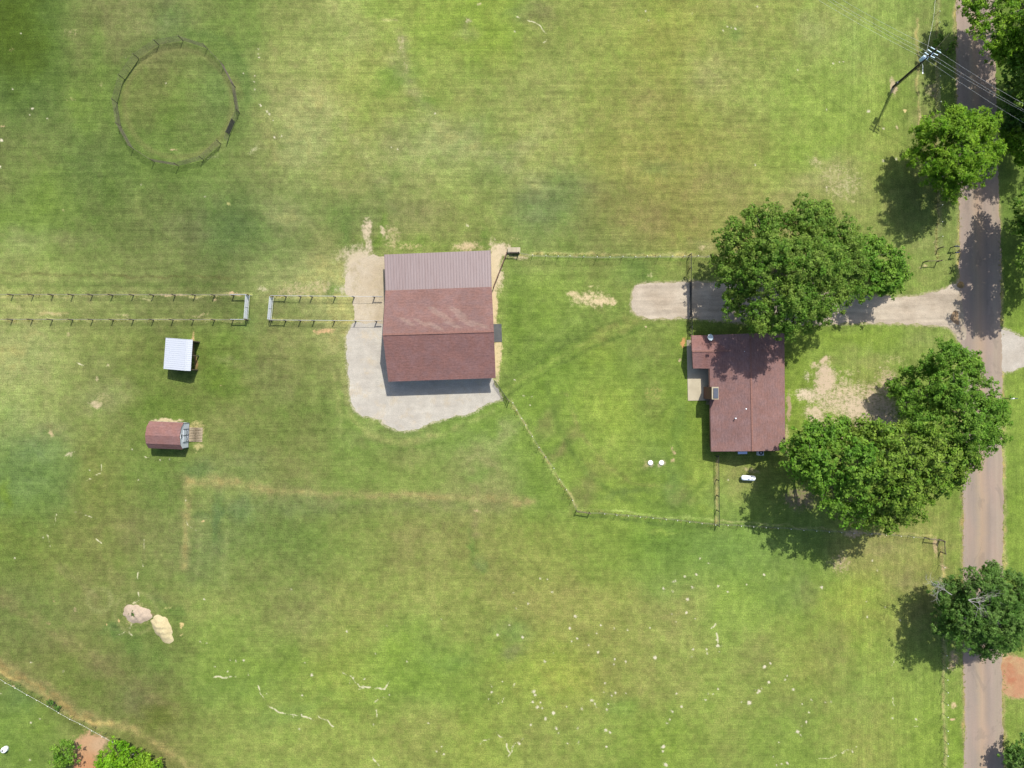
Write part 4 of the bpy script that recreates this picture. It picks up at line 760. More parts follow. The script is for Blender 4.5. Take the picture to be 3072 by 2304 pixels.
# ---- white roofed run-in shed
def white_shed():
    WN = G(497.2, 1013.4, 2.2); WS = G(490.4, 1106.6, 2.2); RN = G(561.5, 1018, 2.8); RS = G(555.5, 1112.2, 2.8); EN = G(578.3, 1019.2, 2.5); ES = G(571.9, 1112.9, 2.5)
    c = (WN + ES) / 2; t = empty('run_in_shed', (c.x, c.y, 0), label='small livestock shelter with bright white ribbed metal roof', cat='shed')
    mb = MB(); mb.slab([WS, RS, RN, WN], .05); mb.slab([RS, ES, EN, RN], .05); nr = 15
    for i in range(nr + 1):
        f = .008 + .984 * i / nr
        for a0, a1, b0, b1 in ((WS, WN, RS, RN), (RS, RN, ES, EN)):
            a = a0.lerp(a1, f); b = b0.lerp(b1, f); w_ = (a1 - a0).normalized() * .04; z = Vector((0, 0, .03))
            mb.add([a - w_, a + w_, a + w_ * .5 + z, a - w_ * .5 + z, b - w_, b + w_, b + w_ * .5 + z, b - w_ * .5 + z], [(3, 2, 6, 7), (0, 3, 7, 4), (1, 5, 6, 2)])
    mb.build('roof', M['white_metal'], t)
    MB().tube([RS + Vector((0, 0, .03)), RN + Vector((0, 0, .03))], .06, 5).build('ridge_cap', M['galv'], t)
    u = (RS - WS); u.z = 0; u.normalize(); n = (WN - WS); n.z = 0; n.normalize(); d = Vector((0, 0, -.08))
    ws = WS + u * .2 + n * .2; wn = WN + u * .2 - n * .2; rs = RS + n * .2; rn = RN - n * .2; es = ES - u * .15 + n * .2; en = EN - u * .15 - n * .2
    mb = MB(); z = lambda p, q: (p.x, p.y, q)
    mb.quad(z(ws, 0), z(wn, 0), z(wn, 2.18), z(ws, 2.18)); mb.add([z(ws, 0), z(rs, 0), z(es, 0), z(es, 2.42), z(rs, 2.7), z(ws, 2.18)], [tuple(range(6))]); mb.add([z(wn, 0), z(rn, 0), z(en, 0), z(en, 2.42), z(rn, 2.7), z(wn, 2.18)], [tuple(range(6))])
    mb.build('wall', pm('navy_metal_wall', (.06, .08, .14), .5, .1, 2), t)
    for f in (0, .5, 1):
        p = es.lerp(en, f); MB().box((p.x, p.y, 1.2), (.14, .14, 2.4)).build('post', M['wood_post'], t)
    return
white_shed()

# ---- gambrel storage shed
def gambrel():
    # cross-section offsets measured from the photograph
    t_x0 = G(450, 1300, 2.1).x; fx = G(566.5, 1300, .2).x
    yN = G(568, 1266, .2).y; yS = G(565, 1340.5, .2).y; ym = (yN + yS) / 2
    rot = R(-2.2)
    cx = (t_x0 + fx) / 2; t = empty('storage_shed', (cx, ym, 0), label='barn style storage shed with red brown shingle roof and pale grey doors', cat='shed')
    L = fx - t_x0 + .1; hwid = (yN - yS) / 2
    def P(x, y, z): c, s = math.cos(rot), math.sin(rot); return Vector((cx + x * c - y * s, ym + x * s + y * c, z))
    prof = [(hwid + .12, 2.05), (hwid * .66, 2.82), (0, 3.12), (-hwid * .66, 2.82), (-hwid - .12, 2.05)]
    mb = MB(); xa, xb = -L / 2 - .12, L / 2 + .02
    for (ya, za), (yb, zb) in zip(prof[:-1], prof[1:]):
        a, b, c_, d_ = P(xa, ya, za), P(xa, yb, zb), P(xb, yb, zb), P(xb, ya, za); mb.slab([a, d_, c_, b][::-1], .07)
    mb.build('roof', M['shingle_x'], t)
    mb = MB(); i = L / 2 - .06; pr = [(hwid, .2), (hwid, 2.0), (hwid * .64, 2.74), (0, 3.03), (-hwid * .64, 2.74), (-hwid, 2.0), (-hwid, .2)]
    mb.add([P(i, y, z) for y, z in pr], [tuple(range(7))]); mb.add([P(-i, y, z) for y, z in pr], [tuple(reversed(range(7)))])
    mb.quad(P(-i, hwid, .2), P(i, hwid, .2), P(i, hwid, 2.0), P(-i, hwid, 2.0)); mb.quad(P(i, -hwid, .2), P(-i, -hwid, .2), P(-i, -hwid, 2.0), P(i, -hwid, 2.0))
    mb.build('wall', M['grey_wall'], t)
    mb = MB()
    for x in (-i + .3, 0, i - .3):
        for y in (-hwid + .2, hwid - .2): p = P(x, y, .1); MB().box(p, (.4, .3, .2)).build('footing', M['dark_slab'], t)
    f = i + .02
    for s in (1, -1):
        d = MB(); a = P(f, .04 * s, .25); b = P(f, .92 * s, .25)
        c0 = P(f, s * .48, 1.1); d.box(c0, (.05, .84, 1.65), rot); dd = d.build('door', M['grey_wall'], t)
        for y in (.06, .92) if s > 0 else (.92,): q = P(f + .04, s * y, 1.1); MB().box(q, (.05, .07, 1.75), rot).build('hinge_stile', M['dark_trim'], dd)
        mb = MB()
        mb.tube([P(f + .045, s * .1, .32), P(f + .045, s * .88, 1.05)], .016, 4).tube([P(f + .045, s * .88, .32), P(f + .045, s * .1, 1.05)], .016, 4).tube([P(f + .045, s * .08, 1.1), P(f + .045, s * .9, 1.1)], .016, 4)
        mb.build('door_brace', M['dark_trim'], dd)
    q = P(f, 0, 2.5); lv = MB().box(q, (.05, .62, .42), rot).build('gable_vent', M['white_paint'], t)
    for zz in (2.40, 2.60): q = P(f + .03, 0, zz); MB().box(q, (.03, .56, .11), rot).build('louvre', M['glass'], lv)
    mb = MB()
    for y in (hwid, -hwid): MB().tube([P(f, y * .995, .2), P(f, y * .995, 2.0)], .035, 4).build('corner_trim', M['dark_trim'], t)
    # ramp
    r = MB()
    for k in range(9):
        y = -.95 + k * .235
        a0, a1, b0, b1 = P(f + .05, y, .24), P(f + .05, y + .205, .24), P(f + 1.9, y + .205, .05), P(f + 1.9, y, .05)
        r.slab([a0, b0, b1, a1], .04)
    c = P(f + 1.0, 0, 0)
    r.build('ramp', M['plank'], None, label='weathered plank ramp leading up to the storage shed doors', cat='ramp')
gambrel()

# ------------------------------------------------------------------ fences
def tpost(parent, base, h=1.4, cap=True, mat='tpost', r=.028):
    p = MB().tube([(base.x, base.y, 0), (base.x, base.y, h)], r, 5).build('post', M[mat], parent)
    if cap: MB().lathe((base.x, base.y, h - .02), [(.05, 0), (.058, .05), (.04, .12)], 8).build('cap', M['cap'], p)
    return p
def woodpost(parent, base, h=1.35, r=.085, mat='wood_post'):
    return MB().tube([(base.x, base.y, 0), (base.x + .01, base.y, h)], [r * 1.05, r * .95], 8).build('post', M[mat], parent)
def wires(parent, pts, hs=(.3, .6, .9, 1.2), r=.005, mat='wire', name='wire'):
    mb = MB()
    for h in hs: mb.tube([(p.x, p.y, h) for p in pts], r, 3)
    return mb.build(name, M[mat], parent)
def fence(name, label, cat='fence', at=None, group=None): return empty(name, (at.x, at.y, 0), label=label, cat=cat, group=group)

# lane fences west of the barn
def lane():
    nx = [40, 101, 160, 220, 278, 339, 401, 461, 526, 586, 644, 702, 750]; sx = [38, 98, 158, 219, 279, 341, 401, 461, 520, 581, 644, 700, 744]
    for xs, y, lab, h in ((nx, 885.5, 'north wire fence of the long lane, between wooden posts', 1.3), (sx, 959.5, 'south wire fence of the long lane, facing the white roofed shed', 1.3)):
        pts = [G(x, y + .0015 * x) for x in xs]; t = fence('lane_fence', lab, at=pts[0], group='wooden post fences of the lane')
        for p in pts: woodpost(t, p, h * random.uniform(.95, 1.05))
        wires(t, [G(-140, y)] + pts, (.35, .65, .95, 1.22), .011)
        a, b = pts[-2], pts[-1]; MB().tube([(a.x, a.y, 1.15), (b.x, b.y, 1.15)], .06, 6).build('brace_rail', M['wood_post'], t)
        mb = MB().tube([(pts[-2].x, pts[-2].y, 1.3), (pts[-1].x, pts[-1].y, 1.3)], .035, 5); mb.build('top_rail', M['galv'], t)
    for x0, x1, y0, y1, lab, xs in ((818, 1152, 890, 893, 'north pipe topped fence between the lane gate and the large barn', [820, 859, 903, 937, 1006, 1063, 1124]), (812, 1150, 962, 965, 'south pipe topped fence between the lane gate and the large barn', [815, 858, 902, 943, 1004, 1068, 1130])):
        t = fence('paddock_fence', lab, at=G(x0, y0), group='pipe topped fences beside the barn'); pts = [G(x, y0 + (y1 - y0) * (x - x0) / 330) for x in xs]
        for p in pts: woodpost(t, p, 1.3)
        e = G(x1, y1); wires(t, pts + [e], (.35, .65, .95), .006)
        a = pts[0]; MB().tube([(a.x, a.y, 1.33), (e.x, e.y, 1.33)], .022, 5).build('top_rail', M['galv'], t)
        MB().tube([(pts[0].x, pts[0].y, 1.1), (pts[1].x, pts[1].y, 1.1)], .06, 6).build('brace_rail', M['wood_post'], t); MB().tube([(pts[-1].x, pts[-1].y, 1.1), (e.x, e.y, 1.1)], .06, 6).build('brace_rail', M['wood_post'], t)
    # gates
    for (ax, ay, bx, by, lab) in ((747, 888, 742, 958, 'galvanised tube gate closing the west lane'), (818, 893, 812, 960, 'galvanised tube gate closing the paddock beside the barn')):
        a, b = G(ax, ay), G(bx, by); t = fence('tube_gate', lab, 'gate', a, 'galvanised gates facing each other across the gap')
        for h in (.25, .45, .65, .88, 1.1, 1.32): MB().tube([(a.x, a.y, h), (b.x, b.y, h)], .03, 6).build('rail', M['galv'], t)
        for f in (.01, .5, .99): p = a.lerp(b, f); MB().tube([(p.x, p.y, .2), (p.x, p.y, 1.36)], .035, 6).build('upright', M['galv'], t)
        o = BU * .42; mb = MB(); mb.tube([(a.x + o.x, a.y, .95), (b.x + o.x, b.y, .95)], .03, 5).tube([(a.x + o.x, a.y, 0), (a.x + o.x, a.y, .95)], .03, 5).tube([(b.x + o.x, b.y, 0), (b.x + o.x, b.y, .95)], .03, 5)
        mb.build('guard_rail', M['galv'], t)
lane()

def tline(name, label, tips, h=1.38, group=None, extra=None, pre=None, post=None, cat='fence'):
    pts = [G(x, y, h) for x, y in tips]; t = fence(name, label, cat, pts[0], group)
    for p in pts: tpost(t, p, h)
    allp = (pre or []) + pts + (post or [])
    wires(t, allp, (.25, .5, .75, 1.0, 1.25), .006)
    return t, pts
def hbrace(t, a, b, h=1.4, rail=1.15, mat='black_pipe', r=.075):
    for p in (a, b): MB().tube([(p.x, p.y, 0), (p.x, p.y, h)], r, 8).build('brace_post', M[mat], t)
    MB().tube([(a.x, a.y, rail), (b.x, b.y, rail)], r * .7, 6).build('brace_rail', M[mat], t)

GRP = 'wire fences on metal posts round the yard and pasture'
# yard north
tips = [(1598, 765), (1638, 766), (1675, 768), (1710, 767), (1751, 769), (1792, 770), (1830, 770), (1869, 769), (1907, 770), (1942, 768), (1980, 768), (2018, 768), (2054, 768), (2095, 767), (2126, 768), (2163, 769), (2200, 770), (2238, 771), (2276, 771)]
NWc = G(1521, 761); NWb = G(1556, 761.5)
t, pts = tline('wire_fence', 'white capped wire fence running from the barn corner to the oak, north of the yard', tips, group=GRP, pre=[NWc, NWb])
hbrace(t, NWc, NWb)
# rusty rail fence from that corner to the barn
t = fence('rail_fence', 'rusty rail fence slanting from the yard corner to the barn wall', at=NWc)
a = NWc; b = G(1480, 866); MB().tube([(a.x, a.y, 1.3), (b.x, b.y, 1.3)], .06, 6).build('rail', M['rust'], t); MB().tube([(a.x, a.y, .7), (b.x, b.y, .7)], .05, 6).build('rail', M['rust'], t)
for f in (.33, .66, .98): p = a.lerp(b, f); MB().tube([(p.x, p.y, 0), (p.x, p.y, 1.35)], .07, 6).build('post', M['rust'], t)
# plank feed box at the corner
p = G(1542, 752); t = empty('feed_bunk', (p.x, p.y, 0), label='low weathered plank feed box at the yard fence corner', cat='feed box')
mb = MB()
for k in range(3): mb.box((p.x - .62 + k * .62, p.y + .02, .38), (.58, .78, .05))
mb.build('lid', M['slab'], t)
MB().box((p.x, p.y, .18), (1.8, .72, .33)).build('box', M['plank'], t); MB().box((p.x + .05, p.y - .42, .5), (1.3, .05, .3)).build('back_board', M['rust'], t)

# black pipe and mesh fence with driveway gate, west of the oak
def mesh_fence(name, label, A, B, posts, h=1.35, gate=None):
    a, b = G(*A), G(*B); t = fence(name, label, at=a)
    for f in posts: p = a.lerp(b, f); MB().tube([(p.x, p.y, 0), (p.x, p.y, h + .05)], .065, 8).build('post', M['black_pipe'], t)
    segs = [(0, 1)] if not gate else [(0, gate[0]), (gate[1], 1)]
    mb = MB()
    for f0, f1 in segs:
        p, q = a.lerp(b, f0), a.lerp(b, f1); mb.tube([(p.x, p.y, h), (q.x, q.y, h)], .04, 6)
    mb.build('top_rail', M['black_pipe'], t)
    mb = MB()
    for f0, f1 in segs:
        p, q = a.lerp(b, f0), a.lerp(b, f1)
        for z in (.12, .3, .48, .66, .84, 1.02, 1.2): mb.tube([(p.x, p.y, z), (q.x, q.y, z)], .007, 3)
        n = max(2, int((q - p).length / .3))
        for i in range(n + 1): r_ = p.lerp(q, i / n); mb.tube([(r_.x, r_.y, .1), (r_.x, r_.y, h)], .006, 3)
    mb.build('mesh', M['wood_post'], t)
    return t, a, b
t, a, b = mesh_fence('mesh_fence', 'black pipe fence from the north yard line past the driveway to the house', (2067, 766), (2070, 1030), (0, .155, .30, .70, .82, 1), gate=(.30, .70))
g = fence('driveway_gate', 'black double bar gate across the gravel driveway beside the oak', 'gate', a.lerp(b, .30)); p, q = a.lerp(b, .31), a.lerp(b, .69); 
for z in (.2, .42, .64, .86, 1.08, 1.3): MB().tube([(p.x, p.y, z), (q.x, q.y, z)], .032, 6).build('rail', M['black_pipe'], g)
for f in (0, .33, .66, 1): r_ = p.lerp(q, f); MB().tube([(r_.x, r_.y, .18), (r_.x, r_.y, 1.32)], .03, 6).build('upright', M['black_pipe'], g)
mesh_fence('mesh_fence', 'black pipe fence from the south end of the house down to the yard fence', (2148, 1362), (2150, 1574), (.03, .36, .58, .79, 1))
# barn corner gate
g = fence('yard_gate', 'dark tube gate between the barn corner and the slanting yard fence', 'gate', G(1484, 1142)); p, q = G(1484, 1141), G(1521, 1195); 
for z in (.2, .45, .7, .95, 1.2): MB().tube([(p.x, p.y, z), (q.x, q.y, z)], .03, 6).build('rail', M['black_pipe'], g)
for f in (.02, .98): r_ = p.lerp(q, f); MB().tube([(r_.x, r_.y, .1), (r_.x, r_.y, 1.25)], .035, 6).build('upright', M['black_pipe'], g)
SWc = G(1729, 1530); SWb = G(1768, 1536)
tips = [(1538.6, 1208.6), (1550, 1230), (1565, 1255), (1577, 1275), (1597, 1309), (1617, 1342), (1637, 1371), (1662, 1405), (1679, 1438), (1699, 1469.5), (1718, 1501)]
c0 = G(1523, 1197)
t, pts = tline('wire_fence', 'slanting wire fence from the barn gate down to the south yard corner', tips, group=GRP, pre=[c0], post=[SWc])
for cc in (c0, G(1527, 1203)): MB().tube([(cc.x, cc.y, 0), (cc.x, cc.y, 1.45)], .08, 8).build('gate_post', M['wood_post'], t)
tips = [(1814, 1542), (1850.7, 1545.5), (1885, 1548), (1921, 1551.5), (1959, 1555), (1998.5, 1559), (2032.7, 1562), (2069, 1566.5), (2106, 1571), (2147, 1575), (2184, 1576.6)]
tips += [(2048 + x * .463, 1536 + y * .463) for x, y in [(380, 92), (460, 97), (541, 102), (618, 107), (703, 112), (785, 119), (868, 124), (950, 130), (1030, 134), (1110, 139), (1225, 143), (1318, 150), (1415, 158), (1497, 165)]]
SEb = G(2774, 1611.5); SEc = G(2816.5, 1617)
t, pts = tline('wire_fence', 'long wire fence along the south side of the yard to the road corner', tips, group=GRP, pre=[SWc, SWb], post=[SEb, SEc])
hbrace(t, SWc, SWb, mat='wood_post'); hbrace(t, SEb, SEc, mat='wood_post')
SE2 = G(2821, 1655)
tips = [(2834, 1703)] + [(2836 + .018 * (y - 1750), y) for y in (1740, 1778, 1816, 1855)] + [(2839, 1894), (2840, 1930), (2841, 1967), (2842, 2004), (2843, 2040), (2844, 2078), (2844, 2115), (2844, 2152), (2844, 2193), (2844, 2231), (2844, 2268), (2845, 2306)]
SE3 = SEc + Vector((.12, -.12, 0))
t, pts = tline('wire_fence', 'roadside wire fence south of the yard corner, running down beside the road', tips, group=GRP, pre=[SE3, SE2])
hbrace(t, SE3, SE2, mat='wood_post')
NEc = G(2809, 786); NE1 = G(2768.8, 787.5); NE2 = G(2813.6, 746)
tips = [(2819, -8), (2819, 34), (2819, 67), (2821, 108), (2820, 150), (2820, 190), (2821, 228), (2821, 263), (2823, 305), (2824, 350), (2825, 395), (2826, 440), (2826, 485), (2827, 530), (2827, 572), (2827, 615), (2827, 665), (2828, 709)]
t, pts = tline('wire_fence', 'roadside wire fence north of the driveway, ending at the mailboxes', tips, group=GRP, post=[NE2])
for p in (NE2, NEc): MB().tube([(p.x, p.y, 0), (p.x, p.y, 1.4)], .075, 8).build('brace_post', M['wood_post'], t)
MB().tube([(NE1.x, NE1.y, 0), (NE1.x, NE1.y, 1.4)], .075, 8).build('brace_post', M['wood_post'], t)
MB().tube([(NE1.x, NE1.y, 1.15), (NEc.x, NEc.y, 1.15)], .05, 6).build('brace_rail', M['wood_post'], t)
# white tape fence in the south-west corner
tips = [(-40, 2012), (17, 2049), (46, 2064), (81.5, 2085), (110.5, 2100.5), (143, 2119), (176, 2138.5), (209.5, 2157.5), (240.5, 2172), (275.5, 2192), (306.5, 2209.5), (337.5, 2226), (368, 2244), (400, 2262), (432, 2280)]
pts = [G(x, y, 1.1) for x, y in tips]; t = fence('tape_fence', 'white tape fence crossing the south-west corner of the pasture', at=pts[1])
for p in pts: tpost(t, p, 1.12, True)
mb = MB().tube([(p.x, p.y, 1.1) for p in pts], .010, 4); mb.build('tape', M['cap'], t)

# round pen
def round_pen():
    base = [(640, 200), (420, 347), (265, 570), (192, 828), (235, 1083), (365, 1320), (590, 1465), (855, 1510), (1120, 1440), (1310, 1268), (1405, 1175), (1512, 932), (1465, 655), (1345, 430), (1162, 240), (900, 155)]
    pts = [G(300 + x * .2773, 80 + y * .2773) for x, y in base]; c = sum(pts, Vector()) / len(pts)
    t = empty('round_pen', (c.x, c.y, 0), label='round livestock pen of dark pipe panels in the northwest pasture', cat='round pen')
    hh = 1.55
    for p in pts: MB().tube([(p.x, p.y, 0), (p.x, p.y, hh + .1)], .05, 6).build('post', M['pen'], t)
    n = len(pts)
    for i in range(n):
        a, b = pts[i], pts[(i + 1) % n]
        if i == 9: continue
        mb = MB(); dense = (i == 10)
        for k in range(7 if not dense else 7): z = .25 + k * .21; mb.tube([(a.x, a.y, z), (b.x, b.y, z)], .018, 4)
        m = a.lerp(b, .5); mb.tube([(m.x, m.y, .2), (m.x, m.y, hh)], .018, 4)
        o = mb.build('panel', M['pen'], t)
    a, b = pts[10], pts[10].lerp(pts[11], .58); mb = MB()
    for k in range(15): z = .22 + k * .09; mb.tube([(a.x, a.y, z), (b.x, b.y, z)], .022, 4)
    g = mb.build('gate', M['pen'], t, label='denser dark gate panel on the east side')
    g2 = pts[10] + Vector((-.3, -.9, 0)); mb = MB()
    for k in range(6): z = .25 + k * .24; mb.tube([(pts[10].x, pts[10].y, z), (pts[10].x - .25, pts[10].y - 1.0, z)], .02, 4)
    mb.build('gate_leaf', M['pen'], t)
round_pen()

# ------------------------------------------------------------------ small things
def tank(px, py, L, r, rz, name, label, cat, mat='tank'):
    p = G(px, py, r + .25); t = empty(name, (p.x, p.y, 0), label=label, cat=cat)
    c, s = math.cos(rz), math.sin(rz); n = 20; rings = []
    for k in range(7): a = math.pi / 2 * k / 6; rings.append((-(L / 2 - r) - r * math.cos(a) * .9, max(r * math.sin(a), .01)))
    rings += [(-x, y) for x, y in reversed(rings)]
    pts = [(p.x + x * c, p.y + x * s, r + .22) for x, y in rings]
    MB().tube(pts, [y for x, y in rings], n).build('shell', M[mat], t, True)
    MB().lathe((p.x, p.y, 2 * r + .18), [(.17, 0), (.17, .12), (.12, .2), (.02, .23)], 14).build('valve_dome', M[mat], t, True)
    mb = MB()
    for x in (-L * .28, L * .28): MB().box((p.x + x * c, p.y + x * s, .12), (.18, .7, .26), rz).build('foot', M['dark_slab'], t)
tank(2245, 1434, 2.2, .38, R(-3), 'propane_tank', 'white propane tank on the grass south of the house', 'propane tank')
# white object in the south-west corner
p = G(12, 2250, .5); t = empty('water_tank', (p.x, p.y, 0), label='small white rounded tank at the far southwest corner', cat='tank')
MB().lathe((p.x, p.y, 0), [(.36, 0), (.42, .05), (.42, .55), (.36, .72), (.2, .8), (.06, .82)], 18).build('shell', M['tank'], t, True)
MB().lathe((p.x, p.y + .05, .8), [(.14, 0), (.15, .06), (.1, .08)], 12).build('lid', M['dark_slab'], t)
# septic lids
for (x, y), lab in (((1951, 1388), 'round white septic lid, the one farther from the house'), ((1984, 1388), 'round white septic lid, the one nearer the house')):
    p = G(x, y); o = MB().lathe((p.x, p.y, 0), [(.37, 0), (.37, .12), (.33, .17), (.12, .19), (.02, .2)], 22).build('septic_lid', M['cap'], None, True, label=lab, cat='septic lid', group='pair of white septic lids')
# air conditioner, pale panel box
p = G(2283, 1358, .8); t = empty('air_conditioner', (p.x, p.y, 0), label='outdoor air conditioner with round black fan at the south wall', cat='air conditioner')
MB().box((p.x, p.y, .42), (.8, .8, .78)).build('casing', M['ac'], t); MB().lathe((p.x, p.y, .81), [(.34, 0), (.34, .02), (.1, .03)], 20).build('fan_grille', M['mailbox_black'], t)
MB().lathe((p.x, p.y, .845), [(.1, 0), (.08, .02)], 12).build('fan_hub', M['ac'], t)
p = G(2228, 1357, 1.7); t = empty('tool_cupboard', (p.x, p.y, 0), label='pale blue topped cabinet against the south gable of the house', cat='cabinet')
MB().box((p.x, p.y + .35, .8), (1.15, .9, 1.6)).build('cabinet', M['dark_slab'], t); MB().box((p.x, p.y + .3, 1.64), (1.32, 1.1, .06)).build('lid', M['bluewhite'], t)
p = G(2124, 1206, .3); t = empty('firewood_rack', (p.x, p.y, 0), label='small slatted rack beside the brick chimney base', cat='rack')
mb = MB()
for k in range(5): mb.box((p.x, p.y - .3 + k * .15, .45), (.6, .07, .05))
mb.build('slats', M['plank'], t); mb = MB()
for sx in (-.26, .26):
    for sy in (-.28, .28): mb.box((p.x + sx, p.y + sy, .21), (.06, .06, .42))
mb.build('frame', M['wood_post'], t)
# mailboxes
def mailbox(px, py, bx0, bx1, by, name, label, mat, tube=None, h=1.1):
    b = G(px, py); t = empty('mailbox', (b.x, b.y, 0), label=label, cat='mailbox', group='mailboxes along the road')
    a = G(bx0, by, h); c = G(bx1, by, h); MB().box((a.x + .12, a.y, h / 2), (.1, .1, h)).build('post', M['wood_post'], t)
    n = 9; pr = [(-.09, -.1)] + [(.09 * -math.cos(math.pi * k / (n - 1)), .06 + .09 * math.sin(math.pi * k / (n - 1)) - .02) for k in range(n)] + [(.09, -.1)]
    vs = []
    for x in (a.x - .02, a.x + .5):
        for y, z in pr: vs.append((x, a.y + y, h + .1 + z))
    m = len(pr); fs = [(i, i + 1, i + 1 + m, i + m) for i in range(m - 1)] + [(m - 1, 0, m, 2 * m - 1), tuple(reversed(range(m))), tuple(range(m, 2 * m))]
    MB().add(vs, fs).build('box', M[mat], t); MB().box((a.x + .3, a.y + .1, h + .2), (.04, .02, .16)).build('flag', M['red'], t)
    if tube: MB().tube([(a.x + .3, a.y, h - .05), (c.x + .1, a.y, h - .05)], .06, 10).build('newspaper_tube', M[tube], t)
mailbox(2854, 742.7, 2863, 2878, 739, 'mailbox', 'black and white mailbox at the road edge, upper of the pair', 'mailbox_black', 'mailbox_black')
mailbox(2855, 762, 2865, 2880, 758, 'mailbox', 'dark mailbox on a brown post at the road edge, lower of the pair', 'mailbox_black', 'rust')
mailbox(3030, 1197, 3030, 3052, 1195.5, 'mailbox', 'white mailbox across the road on the east verge', 'white_paint', 'mailbox_black', 1.15)
# rock by the drive mouth
def mound(name, label, cat, px, py, rx, ry, hh, mat, ang=0, n=34, seed=1, spots=None):
    c = G(px, py); r_ = random.Random(seed); ph = [r_.uniform(0, 6.28) for _ in range(6)]
    vs = [(c.x, c.y, hh)]; fs = []; K = 9
    for j in range(1, K + 1):
        f = j / K
        for k in range(n):
            a = 2 * math.pi * k / n; w_ = 1 + .10 * math.sin(2 * a + ph[0]) + .07 * math.sin(3 * a + ph[1]) + .05 * math.sin(7 * a + ph[2]) + .04 * math.sin(11 * a + ph[3]) + r_.uniform(-.02, .02)
            x = rx * f * w_ * math.cos(a); y = ry * f * w_ * math.sin(a); ca, sa = math.cos(ang), math.sin(ang)
            z = hh * (1 - f * f) * (1 + .25 * math.sin(3 * x * 2 + ph[4]) * math.sin(2.5 * y * 2 + ph[5])) * (1 if j < K else 0)
            vs.append((c.x + x * ca - y * sa, c.y + x * sa + y * ca, max(z + (.0 if j < K else -.01), -.01)))
    for k in range(n): fs.append((0, 1 + k, 1 + (k + 1) % n))
    for j in range(K - 1):
        for k in range(n): a = 1 + j * n + k; b = 1 + j * n + (k + 1) % n; fs.append((a, a + n, b + n, b))
    return MB().add(vs, fs).build(name, mat, None, True, label=label, cat=cat)
sand_w = gravelmat('pale_sand', alb((238, 224, 182)), alb((226, 206, 160)), .7, .35); sand_p = gravelmat('pinkish_sand', alb((222, 202, 182)), alb((206, 182, 158)), .8, .35)
mound('dirt_pile', 'pinkish heap of bare dirt in the southwest pasture', 'dirt pile', 411, 1842, 1.95, 1.45, .42, sand_p, R(-12), seed=4)
mound('dirt_pile', 'pale yellow heap of sand beside the pinkish heap', 'dirt pile', 488, 1886, 2.25, 1.3, .52, sand_w, R(-52), seed=9)
for x, y, r_, s in ((397, 1844, 6, 3), (413, 1851, 3.2, 5)):
    pass
mound('stone', 'tan boulder at the north side of the driveway mouth', 'boulder', 2882, 855, .5, .55, .35, gravelmat('boulder', alb((200, 170, 120)), alb((160, 135, 100)), .8, .3), 0, seed=3)

